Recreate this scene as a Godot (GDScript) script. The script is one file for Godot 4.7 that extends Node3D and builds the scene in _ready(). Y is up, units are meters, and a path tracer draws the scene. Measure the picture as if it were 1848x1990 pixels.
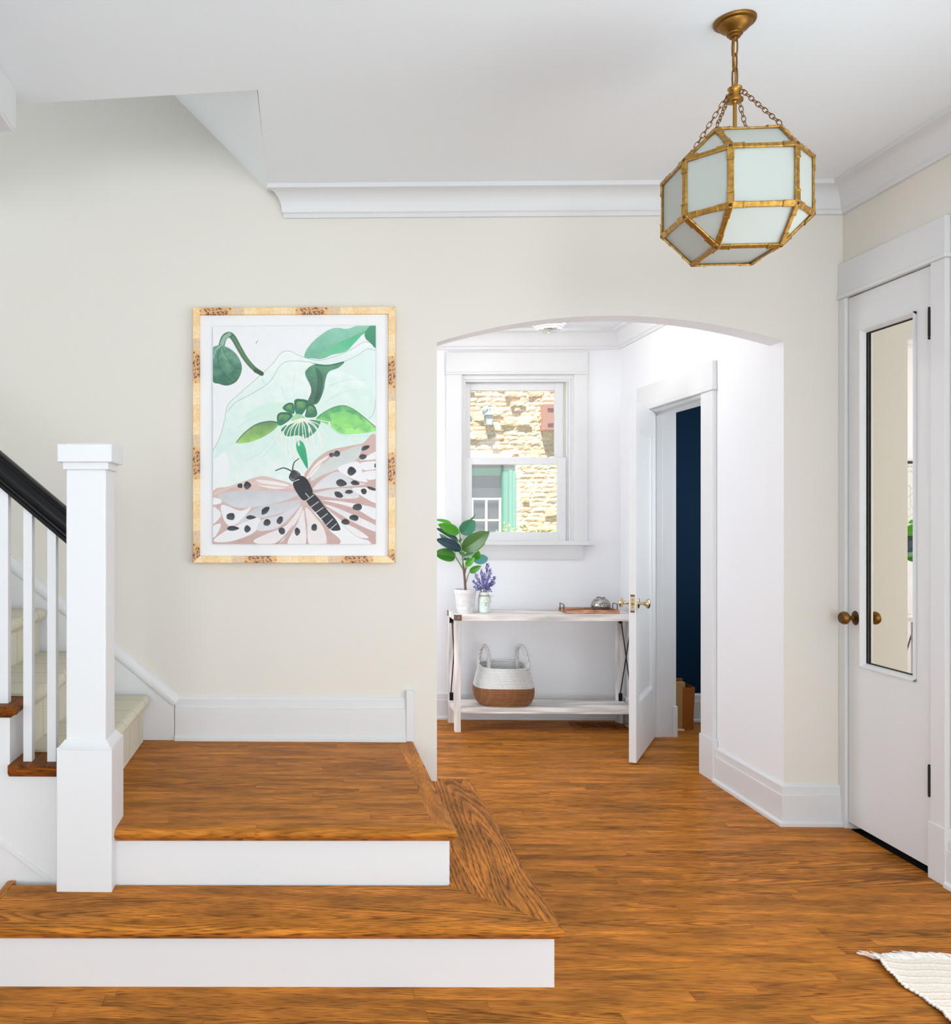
extends Node3D
# An entry hall: stairs and landing, an arched opening into a vestibule, a closet door with a mirror, a faceted brass lantern.

var M := {}
var rng := RandomNumberGenerator.new()
var taken := {}


class G:
	# collects triangles for one mesh
	var v := PackedVector3Array()
	var n := PackedVector3Array()
	var t := PackedVector2Array()
	var c := PackedColorArray()
	var mode := 0          # how uv follows position: 0 none, 1 grain along x, 2 grain along z, 3 grain along y, 4 along a given direction
	var k := Vector2.ONE
	var off := Vector2.ZERO
	var along := Vector3.RIGHT
	var across := Vector3.UP
	var col := Color(1, 1, 1)
	var tinted := false

	func uv(p: Vector3, _nn: Vector3) -> Vector2:
		match mode:
			1: return Vector2(p.x, p.z - p.y) * k + off
			2: return Vector2(p.z, p.x + p.y) * k + off
			3: return Vector2(p.y, p.x + p.z) * k + off
			4: return Vector2(p.dot(along), p.dot(across)) * k + off
		return Vector2.ZERO

	func put(p: Vector3, nn: Vector3, q) -> void:
		v.append(p)
		n.append(nn)
		t.append(uv(p, nn) if q == null else q)
		c.append(col)

	func tri(a: Vector3, b: Vector3, d: Vector3, na = null, nb = null, nd = null, ta = null, tb = null, td = null) -> void:
		var f := (b - a).cross(d - a)
		if f.length_squared() < 1e-20:
			return
		f = f.normalized()
		put(a, f if na == null else na, ta)
		put(d, f if nd == null else nd, td)
		put(b, f if nb == null else nb, tb)

	func quad(a: Vector3, b: Vector3, d: Vector3, e: Vector3) -> void:
		tri(a, b, d)
		tri(a, d, e)

	# a flat face that looks away from mid
	func face(p: Array, mid: Vector3) -> void:
		var f: Vector3 = (p[1] - p[0]).cross(p[2] - p[0])
		var m: Vector3 = p[0]
		if f.dot(m - mid) < 0.0:
			p.reverse()
		for i in range(1, p.size() - 1):
			tri(p[0], p[i], p[i + 1])

	func mesh() -> ArrayMesh:
		var a := []
		a.resize(Mesh.ARRAY_MAX)
		a[Mesh.ARRAY_VERTEX] = v
		a[Mesh.ARRAY_NORMAL] = n
		if mode > 0 or t.size() > 0:
			a[Mesh.ARRAY_TEX_UV] = t
		if tinted:
			a[Mesh.ARRAY_COLOR] = c
		var m := ArrayMesh.new()
		m.add_surface_from_arrays(Mesh.PRIMITIVE_TRIANGLES, a)
		return m

	# a box with chamfered edges, placed by xf
	func cbox(xf: Transform3D, size: Vector3, b := 0.0) -> void:
		var h := size / 2.0
		b = minf(b, minf(h.x, minf(h.y, h.z)) * 0.9)
		var mid := xf.origin
		var P := {}
		for sx in [-1, 1]:
			for sy in [-1, 1]:
				for sz in [-1, 1]:
					var s := Vector3(sx, sy, sz)
					P[[sx, sy, sz, 0]] = xf * Vector3(sx * h.x, sy * (h.y - b), sz * (h.z - b))
					P[[sx, sy, sz, 1]] = xf * Vector3(sx * (h.x - b), sy * h.y, sz * (h.z - b))
					P[[sx, sy, sz, 2]] = xf * Vector3(sx * (h.x - b), sy * (h.y - b), sz * h.z)
					if b > 0.0:
						face([P[[sx, sy, sz, 0]], P[[sx, sy, sz, 1]], P[[sx, sy, sz, 2]]], mid)
		for s in [-1, 1]:
			face([P[[s, -1, -1, 0]], P[[s, 1, -1, 0]], P[[s, 1, 1, 0]], P[[s, -1, 1, 0]]], mid)
			face([P[[-1, s, -1, 1]], P[[1, s, -1, 1]], P[[1, s, 1, 1]], P[[-1, s, 1, 1]]], mid)
			face([P[[-1, -1, s, 2]], P[[1, -1, s, 2]], P[[1, 1, s, 2]], P[[-1, 1, s, 2]]], mid)
			if b > 0.0:
				for r in [-1, 1]:
					face([P[[s, r, -1, 0]], P[[s, r, 1, 0]], P[[s, r, 1, 1]], P[[s, r, -1, 1]]], mid)
					face([P[[s, -1, r, 0]], P[[s, 1, r, 0]], P[[s, 1, r, 2]], P[[s, -1, r, 2]]], mid)
					face([P[[-1, s, r, 1]], P[[1, s, r, 1]], P[[1, s, r, 2]], P[[-1, s, r, 2]]], mid)

	# the box between two corners
	func bx(x0: float, x1: float, y0: float, y1: float, z0: float, z1: float, b := 0.0) -> void:
		cbox(Transform3D(Basis(), Vector3(x0 + x1, y0 + y1, z0 + z1) / 2.0), Vector3(absf(x1 - x0), absf(y1 - y0), absf(z1 - z0)), b)

	# a polygon in the plane o + U x + V y, drawn out along W from d0 to d1; the sides go to the collector side when one is given
	func prism(poly: PackedVector2Array, o: Vector3, U: Vector3, V: Vector3, W: Vector3, d0: float, d1: float, side: G = null, smooth := false) -> void:
		var s: G = self if side == null else side
		var ids := Geometry2D.triangulate_polygon(poly)
		var area := 0.0
		var m := poly.size()
		for i in m:
			area += poly[i].cross(poly[(i + 1) % m])
		for e in [[d0, -W], [d1, W]]:
			for i in range(0, ids.size(), 3):
				var q := []
				for j in 3:
					var p := poly[ids[i + j]]
					q.append(o + U * p.x + V * p.y + W * float(e[0]))
				var f: Vector3 = (q[1] - q[0]).cross(q[2] - q[0])
				if f.dot(e[1]) < 0.0:
					q.reverse()
				tri(q[0], q[1], q[2])
		var nrm := []
		for i in m:
			var d := (poly[(i + 1) % m] - poly[i]).normalized() * signf(area)
			nrm.append(U * d.y - V * d.x)
		for i in m:
			var p := poly[i]
			var r := poly[(i + 1) % m]
			var a0 := o + U * p.x + V * p.y
			var b0 := o + U * r.x + V * r.y
			var q := [a0 + W * d0, b0 + W * d0, b0 + W * d1, a0 + W * d1]
			var na: Vector3 = nrm[i]
			var nb: Vector3 = nrm[i]
			if smooth:
				if nrm[i].dot(nrm[(i + m - 1) % m]) > 0.75:
					na = (nrm[i] + nrm[(i + m - 1) % m]).normalized()
				if nrm[i].dot(nrm[(i + 1) % m]) > 0.75:
					nb = (nrm[i] + nrm[(i + 1) % m]).normalized()
			var f: Vector3 = (q[1] - q[0]).cross(q[2] - q[0])
			if f.dot(nrm[i]) < 0.0:
				s.tri(q[0], q[2], q[1], na, nb, nb)
				s.tri(q[0], q[3], q[2], na, na, nb)
			else:
				s.tri(q[0], q[1], q[2], na, nb, nb)
				s.tri(q[0], q[2], q[3], na, nb, na)

	# a moulding: profile points (out, up) drawn from A to B; ma and mb shift the ends along the line by that much per unit of out (mitres)
	func mould(prof: PackedVector2Array, A: Vector3, B: Vector3, out: Vector3, up: Vector3, ma := 0.0, mb := 0.0) -> void:
		var d := (B - A).normalized()
		var m := prof.size()
		var a := []
		var b := []
		var mid := Vector3.ZERO
		for p in prof:
			a.append(A + out * p.x + up * p.y + d * (ma * p.x))
			b.append(B + out * p.x + up * p.y + d * (mb * p.x))
		var area := 0.0
		for i in m:
			area += prof[i].cross(prof[(i + 1) % m])
		var nr := []
		for i in m:
			var e := (prof[(i + 1) % m] - prof[i]).normalized() * signf(area)
			nr.append(out * e.y - up * e.x)
		for i in m:
			var j := (i + 1) % m
			var na: Vector3 = nr[i]
			var nb: Vector3 = nr[i]
			if nr[i].dot(nr[(i + m - 1) % m]) > 0.8:
				na = (nr[i] + nr[(i + m - 1) % m]).normalized()
			if nr[i].dot(nr[j]) > 0.8:
				nb = (nr[i] + nr[j]).normalized()
			var f: Vector3 = (b[i] - a[i]).cross(b[j] - a[i])
			if f.dot(nr[i]) < 0.0:
				tri(a[i], b[j], b[i], na, nb, na)
				tri(a[i], a[j], b[j], na, nb, nb)
			else:
				tri(a[i], b[i], b[j], na, na, nb)
				tri(a[i], b[j], a[j], na, nb, nb)
		var ids := Geometry2D.triangulate_polygon(prof)
		for i in range(0, ids.size(), 3):
			var f: Vector3 = (a[ids[i + 1]] - a[ids[i]]).cross(a[ids[i + 2]] - a[ids[i]])
			if f.dot(d) > 0.0:
				tri(a[ids[i]], a[ids[i + 2]], a[ids[i + 1]])
				tri(b[ids[i]], b[ids[i + 1]], b[ids[i + 2]])
			else:
				tri(a[ids[i]], a[ids[i + 1]], a[ids[i + 2]])
				tri(b[ids[i]], b[ids[i + 2]], b[ids[i + 1]])

	# a round bar through pts; r is one radius or one per point
	func tube(pts: Array, r, sides := 8, closed := false, cap := true) -> void:
		var m := pts.size()
		var rings := []
		var dirs := []
		for i in m:
			var a: Vector3 = pts[(i + m - 1) % m] if closed or i > 0 else pts[i]
			var b: Vector3 = pts[(i + 1) % m] if closed or i < m - 1 else pts[i]
			dirs.append((b - a).normalized())
		var u: Vector3 = dirs[0].cross(Vector3.UP)
		if u.length() < 0.1:
			u = dirs[0].cross(Vector3.RIGHT)
		u = u.normalized()
		for i in m:
			var d: Vector3 = dirs[i]
			u = (u - d * u.dot(d)).normalized()
			var w := d.cross(u)
			var rad: float = r if r is float else r[i]
			var ring := []
			for j in sides:
				var an := TAU * j / sides
				var o := u * cos(an) + w * sin(an)
				ring.append([pts[i] + o * rad, o])
			rings.append(ring)
		for i in (m if closed else m - 1):
			var A: Array = rings[i]
			var B: Array = rings[(i + 1) % m]
			var sh := 0
			if closed and i == m - 1:
				var best := 1e9
				for s in sides:
					var dd: float = A[0][0].distance_to(B[s][0])
					if dd < best:
						best = dd
						sh = s
			for j in sides:
				var j2 := (j + 1) % sides
				var p0 = A[j]
				var p1 = A[j2]
				var q0 = B[(j + sh) % sides]
				var q1 = B[(j2 + sh) % sides]
				tri(p0[0], p1[0], q1[0], p0[1], p1[1], q1[1])
				tri(p0[0], q1[0], q0[0], p0[1], q1[1], q0[1])
		if cap and not closed:
			for e in [0, m - 1]:
				var mid: Vector3 = pts[e] - dirs[e] * (0.001 if e > 0 else -0.001)
				var q := []
				for j in sides:
					q.append(rings[e][j][0])
				face(q, mid)

	# turned shape: profile of (radius, height) from bottom to top
	func lathe(prof: Array, xf := Transform3D(), seg := 24) -> void:
		var m := prof.size()
		var seg_n := []
		for i in m - 1:
			var d: Vector2 = prof[i + 1] - prof[i]
			seg_n.append(Vector2(d.y, -d.x).normalized())
		for i in m - 1:
			var na: Vector2 = seg_n[i]
			var nb: Vector2 = seg_n[i]
			if i > 0 and na.dot(seg_n[i - 1]) > 0.7:
				na = (na + seg_n[i - 1]).normalized()
			if i < m - 2 and nb.dot(seg_n[i + 1]) > 0.7:
				nb = (nb + seg_n[i + 1]).normalized()
			var a: Vector2 = prof[i]
			var b: Vector2 = prof[i + 1]
			for j in seg:
				var p := []
				var q := []
				for e in [TAU * j / seg, TAU * (j + 1) / seg]:
					var c0 := cos(e)
					var s0 := sin(e)
					p.append([xf * Vector3(a.x * c0, a.y, a.x * s0), (xf.basis * Vector3(na.x * c0, na.y, na.x * s0)).normalized()])
					q.append([xf * Vector3(b.x * c0, b.y, b.x * s0), (xf.basis * Vector3(nb.x * c0, nb.y, nb.x * s0)).normalized()])
				tri(p[0][0], q[1][0], p[1][0], p[0][1], q[1][1], p[1][1])
				tri(p[0][0], q[0][0], q[1][0], p[0][1], q[0][1], q[1][1])


func obj(called: String, g: G, m: Material, parent: Node = self) -> MeshInstance3D:
	var o := MeshInstance3D.new()
	o.name = numbered(called) if parent == self else called
	o.mesh = g.mesh()
	o.material_override = m
	parent.add_child(o, true)
	return o


func meshed(called: String, mesh: Mesh, m: Material, parent: Node) -> MeshInstance3D:
	var o := MeshInstance3D.new()
	o.name = called
	o.mesh = mesh
	o.material_override = m
	parent.add_child(o, true)
	return o


func numbered(called: String) -> String:
	taken[called] = taken.get(called, -1) + 1
	return called if taken[called] == 0 else "%s_%03d" % [called, taken[called]]


func tag(o: Node, label: String, category: String, group := "", kind := "") -> Node:
	o.set_meta("label", label)
	if category:
		o.set_meta("category", category)
	if group:
		o.set_meta("group", group)
	if kind:
		o.set_meta("kind", kind)
	return o


func thing(called: String, label: String, category: String, at := Vector3.ZERO, group := "", kind := "") -> Node3D:
	var o := Node3D.new()
	o.name = numbered(called)
	add_child(o)
	o.position = at
	tag(o, label, category, group, kind)
	return o


func struct(called: String, g: G, m: Material, label: String, category: String) -> MeshInstance3D:
	var o := obj(called, g, m)
	tag(o, label, category, "", "structure")
	return o


func stuff(o: Node) -> Node:
	o.set_meta("kind", "stuff")
	return o


func part(called: String, parent: Node) -> Node3D:
	var o := Node3D.new()
	o.name = called
	parent.add_child(o, true)
	return o


func paint(called: String, color: Color, rough := 0.5, metal := 0.0) -> StandardMaterial3D:
	var m := StandardMaterial3D.new()
	m.resource_name = called
	m.albedo_color = color
	m.roughness = rough
	m.metallic = metal
	M[called] = m
	return m


func rgb(r: int, g: int, b: int) -> Color:
	return Color8(r, g, b)


func noise_image(w: int, h: int, fx: float, seed_: int, octaves := 3, stretch := 1.0) -> PackedByteArray:
	var f := FastNoiseLite.new()
	f.seed = seed_
	f.noise_type = FastNoiseLite.TYPE_SIMPLEX_SMOOTH
	f.frequency = fx
	f.fractal_octaves = octaves
	if stretch == 1.0:
		return f.get_image(w, h, false, false, true).get_data()
	var im := f.get_image(maxi(int(w / stretch), 8), h, false, false, true)
	im.resize(w, h, Image.INTERPOLATE_CUBIC)
	return im.get_data()


func tex(im: Image) -> ImageTexture:
	return ImageTexture.create_from_image(im)


# oak: every board is cut from its own log, so its grain comes from the distance to that log's heart
func oak_image(w: int, h: int, band: int, seed_: int, light: Color, dark: Color, ring: float, wide: bool) -> Image:
	var r := RandomNumberGenerator.new()
	r.seed = seed_
	var warp := noise_image(w, h, 0.0055, seed_ + 1, 2, 6.0)
	var warp2 := noise_image(w, h, 0.03, seed_ + 2, 3, 8.0)
	var pore := noise_image(w, h, 0.30, seed_ + 3, 2, 22.0)
	var tone := noise_image(w, h, 0.012, seed_ + 4, 2, 5.0)
	var out := PackedByteArray()
	out.resize(w * h * 3)
	var y0 := 0.0
	var d0 := 0.0
	var sl := 0.0
	var xc := 0.0
	var sp := ring
	var amp := 1.0
	var wamp := 0.00022 if wide else 0.00007
	var wamp2 := 0.000020 if wide else 0.000011
	for y in h:
		if y % band == 0:
			y0 = r.randf_range(-0.25, 0.25) * band * 0.001 if wide else r.randf_range(-0.05, 0.05)
			d0 = r.randf_range(0.002, 0.012) if wide else r.randf_range(0.004, 0.035)
			sl = r.randf_range(0.05, 0.09) if wide else r.randf_range(0.015, 0.05)
			xc = r.randf_range(0.2, 1.8)
			sp = ring * r.randf_range(0.7, 1.5)
			amp = r.randf_range(0.55, 1.0) if wide else r.randf_range(0.3, 1.0)
		var ym := (y % band - band * 0.5) * 0.001 - y0
		var i := y * w
		for x in w:
			var wa := (warp[i] - 128) * wamp
			var wb := (warp2[i] - 128) * wamp2
			var yy := ym + wa + wb
			var dd := d0 + sl * absf(x * 0.001 - xc) + wa * 0.5
			var rr := sqrt(yy * yy + dd * dd) / sp
			var fr := rr - floorf(rr)
			var g := 1.0 - fr
			g = g * g
			if fr < 0.18:
				g *= fr / 0.18
			var po := (pore[i] - 112) * 0.012
			if po < 0.0:
				po = 0.0
			var a := clampf(amp * g * (0.62 + po * 1.3) + po * 0.30, 0.0, 1.0)
			var to := 1.0 + (tone[i] - 128) * 0.0016
			var o := i * 3
			out[o] = int(clampf((light.r + (dark.r - light.r) * a) * to, 0.0, 1.0) * 255.0)
			out[o + 1] = int(clampf((light.g + (dark.g - light.g) * a) * to, 0.0, 1.0) * 255.0)
			out[o + 2] = int(clampf((light.b + (dark.b - light.b) * a) * to, 0.0, 1.0) * 255.0)
			i += 1
	return Image.create_from_data(w, h, false, Image.FORMAT_RGB8, out)


func wood(called: String, im: Image, rough: float, tintable := true) -> StandardMaterial3D:
	var m := paint(called, Color.WHITE, rough)
	m.albedo_texture = tex(im)
	m.vertex_color_use_as_albedo = tintable
	return m


# ---------- the print in the frame: a pale flower and a spotted moth, painted into an image ----------
var PW := 594
var PH := 790
var px := PackedFloat32Array()
var pnoise: PackedByteArray


func curve_of(p: Array, closed: bool) -> PackedVector2Array:
	# the picture's own coordinates are those of a sheet 1188 wide and 1580 high
	var out := PackedVector2Array()
	var m := p.size()
	for i in (m if closed else m - 1):
		var a: Vector2 = p[(i + m - 1) % m] if closed or i > 0 else p[i]
		var b: Vector2 = p[i]
		var d: Vector2 = p[(i + 1) % m]
		var e: Vector2 = p[(i + 2) % m] if closed or i < m - 2 else p[i + 1]
		for s in 6:
			out.append(b.cubic_interpolate(d, a, e, s / 6.0))
	if not closed:
		out.append(p[m - 1])
	return out


func pts(a: Array) -> Array:
	var out := []
	for i in range(0, a.size(), 2):
		out.append(Vector2(a[i] - 203, a[i + 1] - 207) * 0.5)
	return out


func dab(x: int, y: int, c: Color, a: float) -> void:
	if x < 0 or y < 0 or x >= PW or y >= PH:
		return
	var i := (y * PW + x) * 3
	px[i] += (c.r - px[i]) * a
	px[i + 1] += (c.g - px[i + 1]) * a
	px[i + 2] += (c.b - px[i + 2]) * a


# a filled shape, from colour c0 at the point g0 to c1 at the point g1 of the sheet, brushed by wash
func fill(a: Array, c0: Color, c1: Color, alpha := 1.0, wash := 0.5, down := true, sharp := false) -> void:
	var q := pts(a)
	var poly := PackedVector2Array(q) if sharp else curve_of(q, true)
	var lo := Vector2(1e9, 1e9)
	var hi := -lo
	for p in poly:
		lo = lo.min(p)
		hi = hi.max(p)
	var m := poly.size()
	for y in range(maxi(int(lo.y), 0), mini(int(hi.y) + 1, PH)):
		var xs := []
		var yc := y + 0.5
		for i in m:
			var p := poly[i]
			var r := poly[(i + 1) % m]
			if (p.y <= yc) != (r.y <= yc):
				xs.append(p.x + (yc - p.y) / (r.y - p.y) * (r.x - p.x))
		xs.sort()
		for s in range(0, xs.size() - 1, 2):
			for x in range(maxi(int(xs[s] + 0.5), 0), mini(int(xs[s + 1] + 0.5), PW)):
				var w := (y - lo.y) / (hi.y - lo.y + 0.1) if down else (x - lo.x) / (hi.x - lo.x + 0.1)
				w = clampf(w + (pnoise[y * PW + x] - 128) * 0.0028 * wash, 0.0, 1.0)
				dab(x, y, c0.lerp(c1, w), alpha)


func line(a: Array, c: Color, w0: float, w1: float, alpha := 1.0, smooth := true) -> void:
	var q := pts(a)
	var p := curve_of(q, false) if smooth and q.size() > 2 else PackedVector2Array(q)
	var total := 0.0
	for i in p.size() - 1:
		total += p[i].distance_to(p[i + 1])
	var done := {}
	var run := 0.0
	for i in p.size() - 1:
		var l := p[i].distance_to(p[i + 1])
		var steps := int(l * 1.5) + 1
		for s in steps:
			var u := (run + l * s / steps) / maxf(total, 0.01)
			var at := p[i].lerp(p[i + 1], float(s) / steps)
			var r := lerpf(w0, w1, u) * 0.25
			for y in range(int(at.y - r - 1), int(at.y + r + 2)):
				for x in range(int(at.x - r - 1), int(at.x + r + 2)):
					var d := Vector2(x + 0.5, y + 0.5).distance_to(at)
					var cov := clampf(r + 0.5 - d, 0.0, 1.0) * alpha
					var id := y * PW + x
					if cov > done.get(id, 0.0):
						var before: float = done.get(id, 0.0)
						dab(x, y, c, (cov - before) / maxf(1.0 - before, 0.01))
						done[id] = cov
		run += l


func spot(x: float, y: float, rx: float, ry: float, c: Color, turn := 0.0) -> void:
	var a := []
	for i in 7:
		var an := TAU * i / 7.0
		var p := Vector2(cos(an) * rx, sin(an) * ry).rotated(turn) * (1.0 + 0.10 * sin(i * 2.3 + x))
		a.append_array([x + p.x, y + p.y])
	fill(a, c, c.lightened(0.18), 1.0, 1.5)


func print_image() -> Image:
	px.resize(PW * PH * 3)
	pnoise = noise_image(PW, PH, 0.02, 77, 4)
	for y in PH:
		for x in PW:
			var g := 0.945 + (pnoise[y * PW + x] - 128) * 0.00005
			var i := (y * PW + x) * 3
			px[i] = g
			px[i + 1] = g
			px[i + 2] = g + 0.002
	var pale := rgb(222, 240, 228)
	var paler := rgb(239, 246, 240)
	var edge := rgb(130, 160, 150)
	# far petals
	fill([872, 437, 1000, 452, 1120, 420, 1230, 370, 1310, 325, 1400, 345, 1400, 420, 1250, 440, 1150, 470, 1020, 492, 930, 480], rgb(244, 247, 246), rgb(226, 240, 234))
	fill([300, 1080, 500, 960, 700, 880, 960, 880, 1200, 940, 1400, 950, 1400, 1045, 1250, 1080, 1060, 1120, 950, 1200, 880, 1280, 760, 1360, 550, 1320, 400, 1350, 262, 1378, 320, 1250, 310, 1150], rgb(212, 237, 226), rgb(236, 243, 238), 1.0, 0.9)
	fill([930, 470, 1050, 490, 1160, 465, 1260, 420, 1330, 375, 1400, 392, 1400, 860, 1330, 885, 1100, 900, 960, 850, 930, 760], rgb(228, 243, 237), pale, 1.0, 0.9)
	fill([203, 1120, 255, 1010, 290, 880, 310, 780, 370, 720, 450, 650, 520, 590, 570, 545, 640, 480, 700, 405, 760, 388, 810, 410, 870, 437, 950, 470, 930, 560, 900, 640, 890, 740, 800, 850, 680, 900, 500, 1000, 330, 1080, 230, 1160, 203, 1160], paler, rgb(216, 237, 228), 1.0, 0.9)
	fill([430, 860, 560, 780, 700, 760, 790, 800, 680, 880, 540, 900], rgb(190, 235, 205), rgb(214, 240, 228), 0.45, 2.0)
	fill([1000, 560, 1150, 540, 1330, 640, 1390, 760, 1250, 760, 1080, 700], rgb(246, 250, 248), rgb(216, 240, 226), 0.5, 2.0)
	for l in [[203, 1110, 255, 1010, 290, 880, 310, 780, 370, 720, 450, 650, 520, 590, 570, 545, 640, 480, 700, 405, 760, 388, 810, 410, 870, 437],
		[310, 830, 370, 760, 500, 690, 620, 610, 690, 500, 760, 462, 900, 468, 1000, 492], [930, 480, 1050, 492, 1160, 466, 1260, 420, 1330, 375, 1391, 390],
		[870, 436, 980, 455, 1120, 420, 1230, 370, 1310, 325, 1391, 345], [1391, 740, 1375, 840, 1340, 880]]:
		line(l, edge, 3.5, 3.0, 0.75)
	for l in [[560, 1160, 640, 1080, 690, 1000], [450, 1180, 560, 1120, 660, 990], [800, 560, 790, 650, 800, 720], [700, 640, 740, 740, 790, 800], [1020, 760, 1150, 690, 1300, 660], [1060, 640, 1180, 600, 1330, 600], [560, 590, 600, 630, 640, 560], [380, 950, 480, 880, 620, 840], [1010, 900, 1150, 1000, 1390, 1000], [790, 1160, 800, 1250, 790, 1330]]:
		line(l, rgb(178, 222, 205), 5.0, 2.0, 0.6)
	# bud
	line([265, 350, 285, 290, 320, 268, 352, 290, 392, 360, 440, 440, 500, 510, 560, 552], rgb(84, 122, 84), 44.0, 32.0)
	line([270, 335, 290, 288, 325, 265], rgb(160, 198, 182), 30.0, 26.0, 0.85)
	line([350, 285, 395, 360, 445, 440, 500, 505], rgb(120, 165, 135), 9.0, 5.0, 0.6)
	line([515, 530, 562, 553], rgb(58, 76, 60), 30.0, 30.0, 0.7)
	fill([195, 385, 240, 345, 290, 352, 350, 385, 395, 440, 415, 500, 405, 560, 370, 612, 310, 637, 250, 625, 195, 590], rgb(116, 166, 142), rgb(62, 112, 92), 1.0, 1.2)
	fill([262, 360, 330, 400, 380, 470, 395, 540, 330, 590, 280, 520, 245, 440], rgb(120, 168, 138), rgb(70, 120, 98), 0.8, 1.6)
	line([262, 355, 240, 420, 250, 500, 300, 570, 350, 612], rgb(46, 82, 68), 4.0, 4.0, 0.8)
	line([270, 355, 300, 420, 360, 500, 410, 520], rgb(46, 82, 68), 4.0, 3.0, 0.8)
	line([258, 352, 225, 380, 205, 440], rgb(196, 220, 210), 8.0, 4.0, 0.7)
	# leaves at the upper edge
	fill([872, 432, 890, 375, 950, 305, 1040, 240, 1110, 220, 1180, 230, 1260, 207, 1380, 200, 1330, 250, 1270, 290, 1225, 345, 1170, 395, 1080, 415, 1000, 445, 920, 441], rgb(150, 208, 180), rgb(120, 184, 156), 1.0, 1.0)
	fill([985, 432, 1040, 380, 1120, 330, 1220, 285, 1330, 235, 1290, 275, 1225, 345, 1170, 395, 1080, 415], rgb(84, 190, 140), rgb(120, 205, 160), 0.95, 1.0)
	line([985, 432, 1040, 380, 1120, 330, 1220, 285, 1345, 228], rgb(165, 190, 140), 4.0, 4.0, 0.8)
	fill([1312, 260, 1352, 207, 1400, 200, 1400, 366, 1350, 330, 1318, 300], rgb(84, 162, 122), rgb(70, 140, 108))
	# sepals round the middle
	fill([878, 560, 890, 520, 950, 485, 1050, 490, 1160, 467, 1120, 510, 1050, 540, 1025, 600, 1010, 680, 965, 770, 895, 765, 920, 690, 915, 640], rgb(98, 156, 122), rgb(74, 112, 92), 1.0, 1.0)
	fill([955, 510, 1000, 560, 1005, 640, 985, 720, 940, 765, 960, 680, 965, 600], rgb(72, 112, 90), rgb(56, 88, 72), 0.85)
	line([950, 487, 1050, 492, 1160, 468], rgb(44, 76, 60), 6.0, 6.0)
	fill([955, 880, 1050, 810, 1150, 782, 1230, 810, 1310, 870, 1400, 945, 1400, 968, 1250, 990, 1130, 985, 1040, 920], rgb(96, 172, 112), rgb(170, 238, 138), 1.0, 1.4)
	fill([1060, 850, 1180, 830, 1290, 900, 1200, 950, 1100, 920], rgb(150, 226, 130), rgb(150, 226, 120), 0.6, 2.0)
	line([960, 880, 1050, 812, 1150, 784, 1230, 812, 1310, 872, 1391, 942], rgb(60, 120, 90), 4.0, 5.0, 0.8)
	fill([375, 1050, 430, 985, 520, 920, 620, 898, 685, 908, 660, 950, 590, 1000, 500, 1040, 430, 1055], rgb(112, 150, 98), rgb(166, 214, 112), 1.0, 1.0)
	line([375, 1050, 430, 985, 520, 920, 620, 898, 685, 910], rgb(74, 100, 70), 6.0, 10.0, 0.8)
	fill([820, 1040, 860, 1050, 885, 1120, 897, 1240, 860, 1190, 815, 1100], rgb(70, 176, 128), rgb(46, 160, 112))
	# carpels
	var teal := rgb(46, 110, 84)
	fill([700, 950, 760, 920, 900, 890, 985, 890, 975, 940, 940, 985, 880, 1022, 830, 1000, 740, 1005], rgb(84, 160, 122), rgb(60, 140, 104))
	for c in [[712, 800, 750, 766, 792, 772, 797, 842, 750, 832], [798, 750, 840, 736, 897, 750, 887, 800, 850, 852, 810, 842], [898, 772, 940, 780, 964, 832, 950, 867, 880, 867, 882, 830], [670, 872, 690, 836, 750, 833, 787, 860, 732, 912, 685, 927]]:
		fill(c, teal, rgb(60, 132, 100))
		var mid := Vector2.ZERO
		for i in range(0, c.size(), 2):
			mid += Vector2(c[i], c[i + 1]) * 2.0 / c.size()
		var inner := []
		for i in range(0, c.size(), 2):
			var q := mid.lerp(Vector2(c[i], c[i + 1]), 0.68)
			inner.append_array([q.x, q.y])
		fill(inner, rgb(128, 164, 104), rgb(58, 124, 96), 0.9, 2.0)
	spot(825, 880, 50, 34, rgb(164, 216, 166))
	for e in [[655, 1005, -30], [700, 1020, -40], [730, 1130, -60], [762, 1112, -50], [800, 1150, -40], [828, 1045, -10], [862, 1000, 0], [905, 950, 20], [945, 1080, 30], [985, 1000, 40], [992, 1062, 50], [1028, 1000, 60], [1052, 905, 20], [890, 1092, 10], [716, 975, -30], [910, 1020, 30]]:
		line([850, 878, lerpf(850, e[0], 0.5) + e[2] * 0.6, lerpf(878, e[1], 0.35), e[0], e[1]], rgb(244, 241, 226), 7.0, 5.0)
		line([e[0], e[1], e[0] + 4, e[1] + 26], rgb(240, 236, 222), 13.0, 13.0)
		line([e[0] - 7, e[1], e[0] - 3, e[1] + 28], rgb(196, 186, 160), 2.0, 2.0, 0.7)
	# moth: wings, veins between pale cells, spots, body
	var vein := rgb(212, 182, 172)
	fill([195, 1425, 320, 1370, 430, 1332, 560, 1295, 680, 1320, 800, 1362, 860, 1450, 890, 1480, 960, 1580, 1050, 1680, 1078, 1800, 195, 1800], rgb(222, 196, 188), rgb(200, 168, 160), 1.0, 1.0)
	fill([870, 1290, 910, 1230, 960, 1170, 1050, 1110, 1180, 1080, 1290, 1060, 1400, 1033, 1400, 1740, 1330, 1757, 1250, 1730, 1160, 1660, 1060, 1560, 980, 1480, 930, 1420, 900, 1350], vein, rgb(200, 168, 160), 1.0, 1.0)
	var grey := rgb(204, 205, 208)
	var white := rgb(238, 236, 237)
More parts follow.
